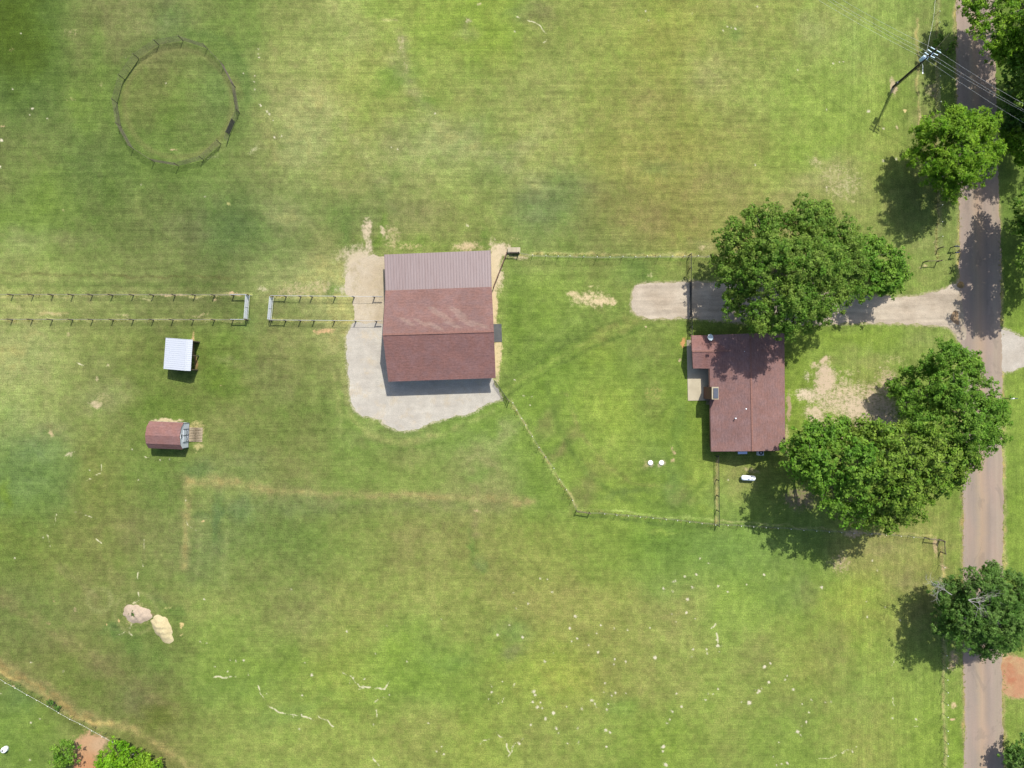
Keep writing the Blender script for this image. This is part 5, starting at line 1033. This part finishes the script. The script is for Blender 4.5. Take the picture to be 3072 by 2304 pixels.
# ------------------------------------------------------------------ utility pole and lines
def utility():
    b = G(2679.6, 261); tp = G(2810, 147.5, 10.6)
    t = empty('utility_pole', (b.x, b.y, 0), label='tall dark utility pole with transformer beside the road tree', cat='utility pole')
    at = lambda z: b.lerp(Vector((tp.x, tp.y, 0)), z / 10.6) + Vector((0, 0, z)) - Vector((0, 0, 0))
    A = lambda z: Vector((b.x + (tp.x - b.x) * z / 10.6, b.y + (tp.y - b.y) * z / 10.6, z))
    MB().tube([A(0), A(10.6)], [.17, .12], 10).build('pole', M['pole'], t)
    MB().tube([A(0) + Vector((.22, -.12, 0)), A(6.6) + Vector((.2, -.1, 0))], .045, 6).build('riser_conduit', M['black_pipe'], t)
    p = A(8.3) + Vector((-.38, .05, -.2)); tr = MB().lathe(p, [(.24, -.5), (.25, -.45), (.25, .4), (.2, .48), (.05, .5)], 18).build('transformer', M['transf'], t, True)
    MB().tube([p + Vector((0, 0, .5)), p + Vector((0, 0, .72))], .05, 8).build('bushing', M['insul'], tr)
    wv = (G(3072, 320, 10) - G(2500, 0, 10)); wv.z = 0; wv.normalize(); nv = Vector((-wv.y, wv.x, 0))
    for z, o in ((10.4, 0), (9.7, .05), (9.0, .05)):
        for s in (-1, 1):
            q = A(z); e = q + wv * s * .75 + nv * o; MB().tube([q + wv * s * .15, e], [.05, .065], 8).build('insulator', M['insul'], t)
    for z in (9.9, 8.9):
        q = A(z); MB().tube([q - nv * .6, q + nv * .1], .045, 5).build('bracket', M['insul'], t)
    q = A(7.2); MB().tube([q, q + Vector((-.05, -.7, .35)), q + Vector((-.1, -1.5, .4))], .035, 6).box(q + Vector((-.1, -1.6, .38)), (.16, .3, .1)).build('lamp_arm', M['galv'], t)
    MB().box(A(1.5) + Vector((-.25, -.1, 0)), (.3, .25, .45)).build('meter_box', M['dark_slab'], t)
    MB().tube([A(9.3), G(2851, 98, 4.2), G(2868, 80, 0)], .012, 4).build('guy_wire', M['wire'], t)
    # conductors
    L = [((2546, 0), (2804, 147), (3072, 301), 10.4, 'north-easternmost'), ((2516, 0), (2787, 157), (3072, 319), 9.7, ''), ((2500, 0), (2790, 172), (3072, 325), 9.4, ''), ((2472, 0), (2775, 176), (3072, 358), 8.9, '')]
    labs = ['overhead wire passing over the pole top, uppermost of four', 'second overhead wire from the top of the four', 'third overhead wire from the top of the four', 'lowest of the four overhead wires, nearest the transformer']
    for (a, m, c, h, _), lab in zip(L, labs):
        P0, P1, P2 = G(*a, h), G(*m, h), G(*c, h); d0 = (P0 - P1) * 1.6; d1 = (P2 - P1) * 1.8
        pts = [P1 + d0 * f - Vector((0, 0, 1.2 * math.sin(f * math.pi) * .5)) for f in (1, .8, .6, .4, .2)] + [P1] + [P1 + d1 * f - Vector((0, 0, .6 * math.sin(f * math.pi))) for f in (.2, .4, .6, .8, 1)]
        MB().tube(pts, .009, 4).build('power_line', M['line'], None, label=lab, cat='power line', group='overhead wires on the utility pole')
    q = A(8.0); e = G(2800, 60, 7.5) ; e2 = G(2830, -250, 6.8)
    MB().tube([q, e, e2], .010, 4).build('service_line', M['line'], None, label='thin service wire leading north from the utility pole', cat='power line')
utility()

# ------------------------------------------------------------------ trees
def leafmat(name, c, c2_, hue=.12, trans=.35):
    m, nt, nn, ll, b = nodes(name)
    geo = N(nt, 'ShaderNodeNewGeometry'); pos = geo.outputs['Position']
    big = noise(nt, pos, .55, 3, .6); rnd = geo.outputs['Random Per Island']
    col = mixc(nt, maprange(nt, big, .38, .62, 0, 1), tuple(c), tuple(c2_))
    mid_ = noise(nt, pos, 1.6, 2, .5); col = mixc(nt, 1.0, col, gray(nt, mth(nt, 'MULTIPLY', maprange(nt, rnd, 0, 1, .6, 1.4), maprange(nt, mid_, .35, .65, .78, 1.22))), 'MULTIPLY')
    ll.new(col, b.inputs['Base Color']); b.inputs['Roughness'].default_value = .6; b.inputs['Specular IOR Level'].default_value = .16
    tr = N(nt, 'ShaderNodeBsdfTranslucent'); ll.new(mixc(nt, 1.0, col, (1.25, 1.35, .5), 'MULTIPLY'), tr.inputs[0])
    mx = N(nt, 'ShaderNodeMixShader'); mx.inputs[0].default_value = trans
    ll.new(b.outputs[0], mx.inputs[1]); ll.new(tr.outputs[0], mx.inputs[2]); ll.new(mx.outputs[0], nn['Material Output'].inputs[0])
    return m
LM = {
 'oak': leafmat('oak_leaves', alb((112, 162, 50)), alb((158, 190, 80))),
 'bright': leafmat('pecan_leaves', alb((122, 178, 30)), alb((168, 212, 58))),
 'mid': leafmat('elm_leaves', alb((110, 166, 46)), alb((150, 194, 70))),
 'mid2': leafmat('elm_leaves_yellow', alb((120, 166, 48)), alb((162, 192, 76))),
 'dark': leafmat('cedar_leaves', alb((92, 142, 50)), alb((136, 176, 86))),
 'shrub': leafmat('shrub_leaves', alb((122, 188, 26)), alb((160, 214, 48))),
}
def tree(name, label, cat, lobes, lm, leaf=.30, clump=.75, dens=1.0, trunk=None, group=None, seed=1, elong=1.7, droop=0.0, sq=.8, fill=.5):
    r = np.random.default_rng(seed)
    Lc = []; 
    for x, y, rp, h in lobes:
        p = G(x, y, h); Lc.append((p.x, p.y, h, rp * MPX * (1 - h / H)))
    Lc = np.array(Lc)
    cen = Lc[:, :3].mean(0)
    tb = G(*trunk) if trunk else Vector((cen[0], cen[1], 0))
    t = empty(name, (tb.x, tb.y, 0), label=label, cat=cat, group=group)
    C = []; CN = []
    for i, (x, y, z, rad) in enumerate(Lc):
        rz = min(rad * sq, z * .85)
        n = int(max(8, 4 * math.pi * rad * rad * .78 / (clump * clump * 1.15)) * dens)
        u = r.normal(size=(n, 3)); u /= np.linalg.norm(u, axis=1)[:, None]; u[:, 2] = np.where(u[:, 2] < -.35, -u[:, 2], u[:, 2])
        rr = 1.10 - .44 * r.random(n) ** 1.3
        fi = r.random(n) < fill; rr = np.where(fi, .3 + .5 * r.random(n), rr)
        lump = 1 + .22 * np.sin(u[:, 0] * 5 + i) * np.sin(u[:, 1] * 5 + 2 * i)
        P = np.stack([x + u[:, 0] * rad * rr * lump, y + u[:, 1] * rad * rr * lump, z + u[:, 2] * rz * rr * lump], 1)
        gp = lattice(P[:, 0], P[:, 1], 1.9, 300 + seed) + .45 * lattice(P[:, 0] + 7, P[:, 1], .9, 340 + seed)
        keep = ~((gp < -.27) & (r.random(n) < .84) & (u[:, 2] * rr > .12))
        for j, (x2, y2, z2, r2) in enumerate(Lc):
            if j == i: continue
            q = ((P[:, 0] - x2) / r2) ** 2 + ((P[:, 1] - y2) / r2) ** 2 + ((P[:, 2] - z2) / (r2 * sq)) ** 2
            keep &= ~((q < .5) & (r.random(n) < .85))
        C.append(P[keep]); CN.append(u[keep])
    C = np.concatenate(C); CN = np.concatenate(CN)
    nl = int(30 * (clump / .75) ** 2 * (.30 / leaf) ** 2)
    csz = clump * r.uniform(.5, 1.15, len(C))
    M_ = len(C) * nl
    ci = np.repeat(np.arange(len(C)), nl)
    d = r.normal(size=(M_, 3)); d /= np.linalg.norm(d, axis=1)[:, None]
    rad_ = csz[ci] * r.random(M_) ** .45
    P = C[ci] + d * rad_[:, None] * np.array([1, 1, .6])
    P[:, 2] -= droop * rad_ * r.random(M_)
    P[:, 2] = np.maximum(P[:, 2], .12)
    nrm = d * .55 + CN[ci] * .35 + np.array([0, 0, .75]) + r.normal(size=(M_, 3)) * .38; nrm /= np.linalg.norm(nrm, axis=1)[:, None]
    tv = r.normal(size=(M_, 3)) + (d * 1.2 if elong > 2 else 0); tv -= nrm * (tv * nrm).sum(1)[:, None]; tv /= np.linalg.norm(tv, axis=1)[:, None]
    bv = np.cross(nrm, tv); s = leaf * r.uniform(.6, 1.3, M_)[:, None]
    ln = s * math.sqrt(elong) * .5; wd = s / math.sqrt(elong) * .5
    V = np.stack([P - tv * ln, P + bv * wd - nrm * .03, P + tv * ln, P - bv * wd - nrm * .03], 1).reshape(-1, 3).astype(np.float32)
    me = bpy.data.meshes.new('crown'); me.vertices.add(len(V)); me.vertices.foreach_set('co', V.ravel())
    F = np.arange(len(V), dtype=np.int32); me.loops.add(len(F)); me.loops.foreach_set('vertex_index', F)
    me.polygons.add(M_); me.polygons.foreach_set('loop_start', np.arange(0, len(F), 4, dtype=np.int32)); me.polygons.foreach_set('loop_total', np.full(M_, 4, np.int32))
    me.update(calc_edges=True); me.materials.append(LM[lm])
    o = bpy.data.objects.new('crown', me); COL.objects.link(o); o.parent = t; o.matrix_parent_inverse = world_of(t).inverted()
    # trunk and limbs
    rd = random.Random(seed); big = max(l[2] for l in Lc); r0 = .05 + .035 * big if big > 4 else .07
    mb = MB(); fork = Vector((tb.x, tb.y, big * .28)); mb.tube([(tb.x, tb.y, -.05), (tb.x + .05, tb.y, big * .14), fork], [r0 * 1.35, r0, r0 * .85], 9)
    for x, y, z, rad in Lc:
        e = Vector((x, y, z)); m1 = fork.lerp(e, .45) + Vector((rd.uniform(-.4, .4), rd.uniform(-.4, .4), .3)); mb.tube([fork - Vector((0, 0, .2)), m1, e], [r0 * .34, r0 * .18, r0 * .06], 6)
        for k in range(4 if big > 4 else 2):
            a = rd.uniform(0, 6.28); f = rd.uniform(.4, .85); q = m1.lerp(e, rd.uniform(.3, 1)); e2 = e + Vector((math.cos(a) * rad * f, math.sin(a) * rad * f, rad * rd.uniform(.1, .55))); mb.tube([q, q.lerp(e2, .5) + Vector((0, 0, .15)), e2], [r0 * .15, r0 * .09, .012], 5)
    mb.build('trunk', M['bark'], t)
    return t, Lc

tree('oak_tree', 'largest dark green oak spreading over the driveway and the north end of the house', 'tree',
     [(2210, 740, 72, 8), (2300, 690, 75, 10), (2420, 675, 78, 10), (2515, 730, 75, 9), (2225, 830, 72, 8), (2330, 790, 95, 12), (2440, 795, 95, 12.3), (2535, 850, 62, 9), (2210, 905, 52, 7), (2290, 935, 60, 10.5), (2385, 910, 80, 12), (2470, 910, 62, 9.5), (2345, 975, 46, 11), (2262, 965, 26, 9.5), (2430, 960, 45, 7), (2545, 790, 55, 9), (2170, 790, 38, 6.5), (2255, 650, 35, 8.5), (2470, 640, 35, 9)],
     'oak', leaf=.195, clump=.52, seed=3, dens=.95)
tree('small_tree', 'small mid green tree joined to the east side of the large oak', 'tree', [(2620, 770, 52, 5), (2670, 790, 48, 5), (2660, 850, 46, 5), (2605, 850, 46, 5), (2700, 830, 32, 4), (2640, 738, 30, 4.5)], 'mid', leaf=.28, clump=.5, seed=5)
tree('pecan_tree', 'bright green feathery tree leaning over the road south of the utility pole', 'tree',
     [(2860, 395, 75, 7.5), (2930, 395, 62, 7.5), (2958, 465, 48, 7), (2880, 475, 80, 8.5), (2800, 430, 55, 6), (2765, 395, 34, 4.5), (2810, 505, 56, 6), (2858, 560, 42, 5.5), (2925, 515, 50, 6.5), (2756, 465, 40, 4.5), (2870, 340, 30, 7), (2985, 440, 26, 6.5)], 'bright', leaf=.22, clump=.48, seed=7, elong=4.0, droop=.3)
tree('elm_tree', 'leafy green tree overhanging the west side of the road below the driveway', 'tree',
     [(2850, 1085, 58, 9), (2900, 1100, 50, 9), (2790, 1105, 40, 7), (2860, 1180, 76, 11), (2950, 1195, 62, 10), (2985, 1250, 42, 8.5), (2900, 1270, 76, 11.5), (2800, 1195, 56, 8), (2735, 1215, 42, 8.5), (2725, 1140, 40, 4.5), (2965, 1320, 48, 9), (2770, 1270, 56, 10), (2695, 1165, 32, 4), (2855, 1050, 30, 8.5)], 'mid', leaf=.195, clump=.48, seed=9)
tree('elm_tree', 'broad tree crown nearest the propane tank, with its shade on the lawn', 'tree',
     [(2425, 1320, 55, 9), (2500, 1300, 50, 9), (2405, 1395, 50, 9), (2480, 1400, 75, 12), (2570, 1390, 75, 13.5), (2505, 1478, 62, 11), (2590, 1480, 66, 12), (2560, 1545, 48, 10), (2380, 1345, 32, 7.5), (2530, 1275, 24, 8.5), (2440, 1280, 26, 8)], 'mid', leaf=.30, clump=.6, seed=11)
tree('elm_tree', 'tall tree crown in the middle of the roadside group, reaching the south fence', 'tree',
     [(2590, 1310, 56, 9.5), (2650, 1320, 66, 11), (2680, 1400, 84, 13.5), (2775, 1370, 82, 12.5), (2860, 1360, 60, 11), (2700, 1475, 74, 12), (2645, 1545, 50, 10.5), (2725, 1525, 46, 10.5), (2850, 1425, 50, 10), (2790, 1450, 56, 11), (2905, 1370, 44, 9.5), (2610, 1445, 52, 12)], 'mid2', leaf=.30, clump=.6, seed=13)
t5, _ = tree('hackberry_tree', 'dark green tree over the road with bare pale branches on top', 'tree',
     [(2862, 1790, 62, 6), (2950, 1770, 70, 8), (3030, 1785, 66, 7), (2900, 1865, 74, 8), (2990, 1855, 80, 9), (3058, 1880, 55, 6.5), (2945, 1930, 50, 6), (3015, 1925, 38, 5.5), (2842, 1865, 46, 5), (3095, 1830, 60, 6), (2975, 1715, 30, 6.5)], 'dark', leaf=.195, clump=.45, seed=15, elong=3.0)
def dead(parent, start, dirs, seed):
    rd = random.Random(seed); mb = MB()
    def grow(p, d, L, r_, dep):
        pts = [p]; rs = [r_]
        for k in range(4):
            d = (d + Vector((rd.uniform(-.35, .35), rd.uniform(-.35, .35), rd.uniform(-.15, .15)))).normalized(); p = p + d * L / 4; pts.append(p); rs.append(r_ * (1 - .2 * (k + 1)))
            if dep > 0 and k > 0:
                for _ in range(2): d2 = (d + Vector((rd.uniform(-1, 1), rd.uniform(-1, 1), rd.uniform(-.1, .3)))).normalized(); grow(p, d2, L * .6, r_ * .55, dep - 1)
        mb.tube(pts, rs, 4)
    for d, L in dirs: grow(start, Vector(d).normalized(), L, .045, 2)
    mb.build('dead_branch', M['dead'], parent)
dead(t5, G(2856, 1785, 8.6), [((-1, .15, .05), 2.7), ((-.9, .6, .0), 2.0)], 2)
dead(t5, G(2905, 1800, 10.2), [((1, -.6, -.1), 2.5), ((.6, -1, -.1), 2.2), ((1, .1, -.1), 2.3)], 5)
tree('roadside_tree', 'tall green tree in the upper right corner overhanging the road', 'tree',
     [(2938, 25, 52, 7), (2980, 85, 64, 8), (3050, 30, 80, 9), (3040, 110, 64, 8), (2935, 80, 36, 6), (3000, 150, 44, 6.5), (3062, 170, 44, 7), (3110, 90, 80, 9), (2985, -50, 70, 8), (3090, -60, 90, 9), (2925, -20, 40, 6)], 'bright', trunk=(3040, 50), leaf=.22, clump=.48, seed=17, elong=2.6)
tree('roadside_tree', 'dense tree at the right edge beneath the overhead wires', 'tree', [(3110, 210, 70, 8), (3150, 300, 80, 9), (3090, 260, 50, 6.5), (3060, 205, 40, 6), (3130, 370, 60, 7), (3180, 200, 80, 9), (3170, 110, 80, 11), (3230, 280, 90, 11), (3120, 140, 50, 9), (3180, 20, 90, 12), (3140, 60, 60, 11), (3200, 130, 90, 12)], 'oak', trunk=(3085, 260), leaf=.22, clump=.48, seed=19)
tree('roadside_shrub', 'bright green shrub at the right edge below the overhead wires', 'shrub', [(3048, 430, 40, 3), (3075, 455, 42, 3.5), (3022, 408, 26, 2.2), (3066, 395, 30, 3), (3060, 475, 22, 2)], 'bright', leaf=.28, clump=.45, seed=21)
tree('roadside_tree', 'oak peeping in at the right edge above the opposite driveway', 'tree', [(3066, 612, 30, 8), (3064, 672, 30, 8), (3120, 650, 70, 9.5), (3140, 750, 76, 10), (3200, 700, 90, 10), (3130, 830, 46, 8), (3112, 520, 40, 8), (3108, 580, 45, 8.5), (3150, 560, 60, 9), (3235, 650, 95, 11), (3250, 540, 90, 11)], 'oak', trunk=(3110, 680), leaf=.30, clump=.6, seed=23)
tree('roadside_tree', 'dark tree at the right edge beside the one with bare branches', 'tree', [(3078, 1765, 36, 4.5), (3085, 1820, 40, 5), (3120, 1780, 50, 6)], 'dark', leaf=.28, clump=.5, seed=25)
tree('roadside_shrub', 'round dark shrub in the lower right corner beside the road', 'shrub', [(3045, 2285, 36, 3), (3075, 2255, 40, 3.5), (3035, 2262, 22, 2.5), (3070, 2310, 40, 3)], 'dark', leaf=.26, clump=.45, seed=27)
tree('bush', 'round green bush on the left side of the red dirt patch', 'bush', [(188, 2248, 27, 2.3), (203, 2270, 30, 2.5), (182, 2286, 24, 2), (205, 2240, 18, 2.2)], 'mid', leaf=.24, clump=.38, seed=29)
tree('bush', 'bright yellow green bush on the right side of the red dirt patch', 'bush', [(352, 2245, 28, 2.8), (325, 2285, 34, 2.8), (372, 2280, 30, 3), (384, 2245, 18, 2.2), (340, 2320, 40, 3), (300, 2300, 22, 2)], 'shrub', leaf=.24, clump=.4, seed=31)
tree('bush', 'low green bush at the bottom edge, right of the bright yellow green one', 'bush', [(432, 2285, 30, 2), (466, 2296, 26, 2), (410, 2310, 30, 2.2), (450, 2320, 34, 2)], 'bright', leaf=.22, clump=.38, seed=33)
tree('weed_clump', 'small dark weed clump growing under the white tape fence', 'weeds', [(155, 2112, 9, .7), (170, 2124, 8, .5), (146, 2106, 6, .5)], 'dark', leaf=.2, clump=.28, seed=35)
tree('sapling', 'low sapling growing in the wire fence north of the utility pole', 'sapling', [(2812, 128, 12, 1.2), (2816, 150, 10, 1), (2822, 112, 8, 1.4)], 'oak', leaf=.22, clump=.3, seed=37)
tree('sapling', 'leafy sapling on the road verge east of the utility pole', 'sapling', [(2856, 138, 14, 1.6), (2862, 118, 9, 1.4), (2850, 155, 9, 1)], 'oak', leaf=.22, clump=.32, seed=39)
tree('weed_clump', 'small weed growing on the large pinkish dirt heap', 'weeds', [(397, 1844, 7, .35), (397, 1838, 4, .4)], 'dark', leaf=.16, clump=.2, seed=41)

tree('thicket', 'shaded low thicket on the east verge under the overhead wires', 'thicket', [(3030, 235, 34, 2.2), (3045, 290, 44, 3), (3036, 345, 40, 3), (3060, 380, 36, 3), (3022, 385, 20, 1.6), (3070, 240, 40, 3.2), (3012, 290, 16, 1.4), (3080, 320, 40, 3.4)], 'dark', leaf=.26, clump=.42, seed=43)

# ------------------------------------------------------------------ taller grass left standing along fences and walls
def fence_grass():
    r = np.random.default_rng(77)
    lines = [([(0, 886), (748, 888)], 1.0), ([(0, 960), (744, 961)], 1.0), ([(818, 890), (1060, 893)], 1.0), ([(812, 962), (1070, 964)], 1.0), ([(1560, 762), (2150, 769)], 1.4), ([(1526, 1203), (1620, 1345), (1729, 1530)], 1.8), ([(1729, 1530), (1900, 1547), (2150, 1573)], 1.5), ([(2150, 1573), (2500, 1597), (2816, 1617)], 1.0), ([(2821, 1630), (2829, 1900), (2832, 2304)], 1.3), ([(2808, 0), (2812, 780)], 1.2), ([(2066, 770), (2067, 845)], 1.2), ([(2067, 955), (2068, 1004)], 1.2), ([(2149, 1365), (2150, 1572)], 1.3), ([(0, 2034), (440, 2275)], 1.2), ([(2868, 0), (2878, 760)], .9), ([(2886, 1400), (2893, 2304)], .9), ([(3000, 700), (3008, 1000)], .9), ([(3012, 1400), (3011, 2304)], .9), ([(2134, 1240), (2136, 1350)], .7), ([(440, 1345), (560, 1348)], .6)]
    P = []
    for pts, dn in lines:
        for (x0, y0), (x1, y1) in zip(pts[:-1], pts[1:]):
            a, b = G(x0, y0), G(x1, y1); L = (b - a).length; n = int(L * 4.5 * dn); t = r.random(n)
            gate = lattice(t * L + a.x, t * L + a.y, 1.6, 901) > -.25; t = t[gate]; n = len(t)
            P.append(np.stack([a.x + (b.x - a.x) * t + r.normal(size=n) * .14, a.y + (b.y - a.y) * t + r.normal(size=n) * .14], 1))
    P = np.concatenate(P); nb = 6; n = len(P) * nb; Q = np.repeat(P, nb, 0) + r.normal(size=(n, 2)) * .05
    an = r.random(n) * 6.283; h = r.uniform(.05, .13, n); w_ = .022; sp = r.uniform(.03, .14, n)
    d = np.stack([np.cos(an), np.sin(an)], 1); pr = np.stack([-d[:, 1], d[:, 0]], 1)
    z0 = np.zeros(n)
    V = np.stack([np.column_stack([Q - pr * w_, z0]), np.column_stack([Q + pr * w_, z0]), np.column_stack([Q + d * sp[:, None] + pr * w_ * .5, h]), np.column_stack([Q + d * sp[:, None] - pr * w_ * .5, h])], 1).reshape(-1, 3).astype(np.float32)
    me = bpy.data.meshes.new('fence_grass'); me.vertices.add(len(V)); me.vertices.foreach_set('co', V.ravel()); F = np.arange(len(V), dtype=np.int32)
    me.loops.add(len(F)); me.loops.foreach_set('vertex_index', F); me.polygons.add(n); me.polygons.foreach_set('loop_start', np.arange(0, len(F), 4, dtype=np.int32)); me.polygons.foreach_set('loop_total', np.full(n, 4, np.int32)); me.update(calc_edges=True)
    me.materials.append(leafmat('standing_grass', alb((186, 200, 104)), alb((228, 218, 146))))
    o = bpy.data.objects.new('fence_grass', me); COL.objects.link(o)
    tag(o, 'taller uncut grass standing along the fence lines and road edge', 'grass', kind='stuff')
fence_grass()
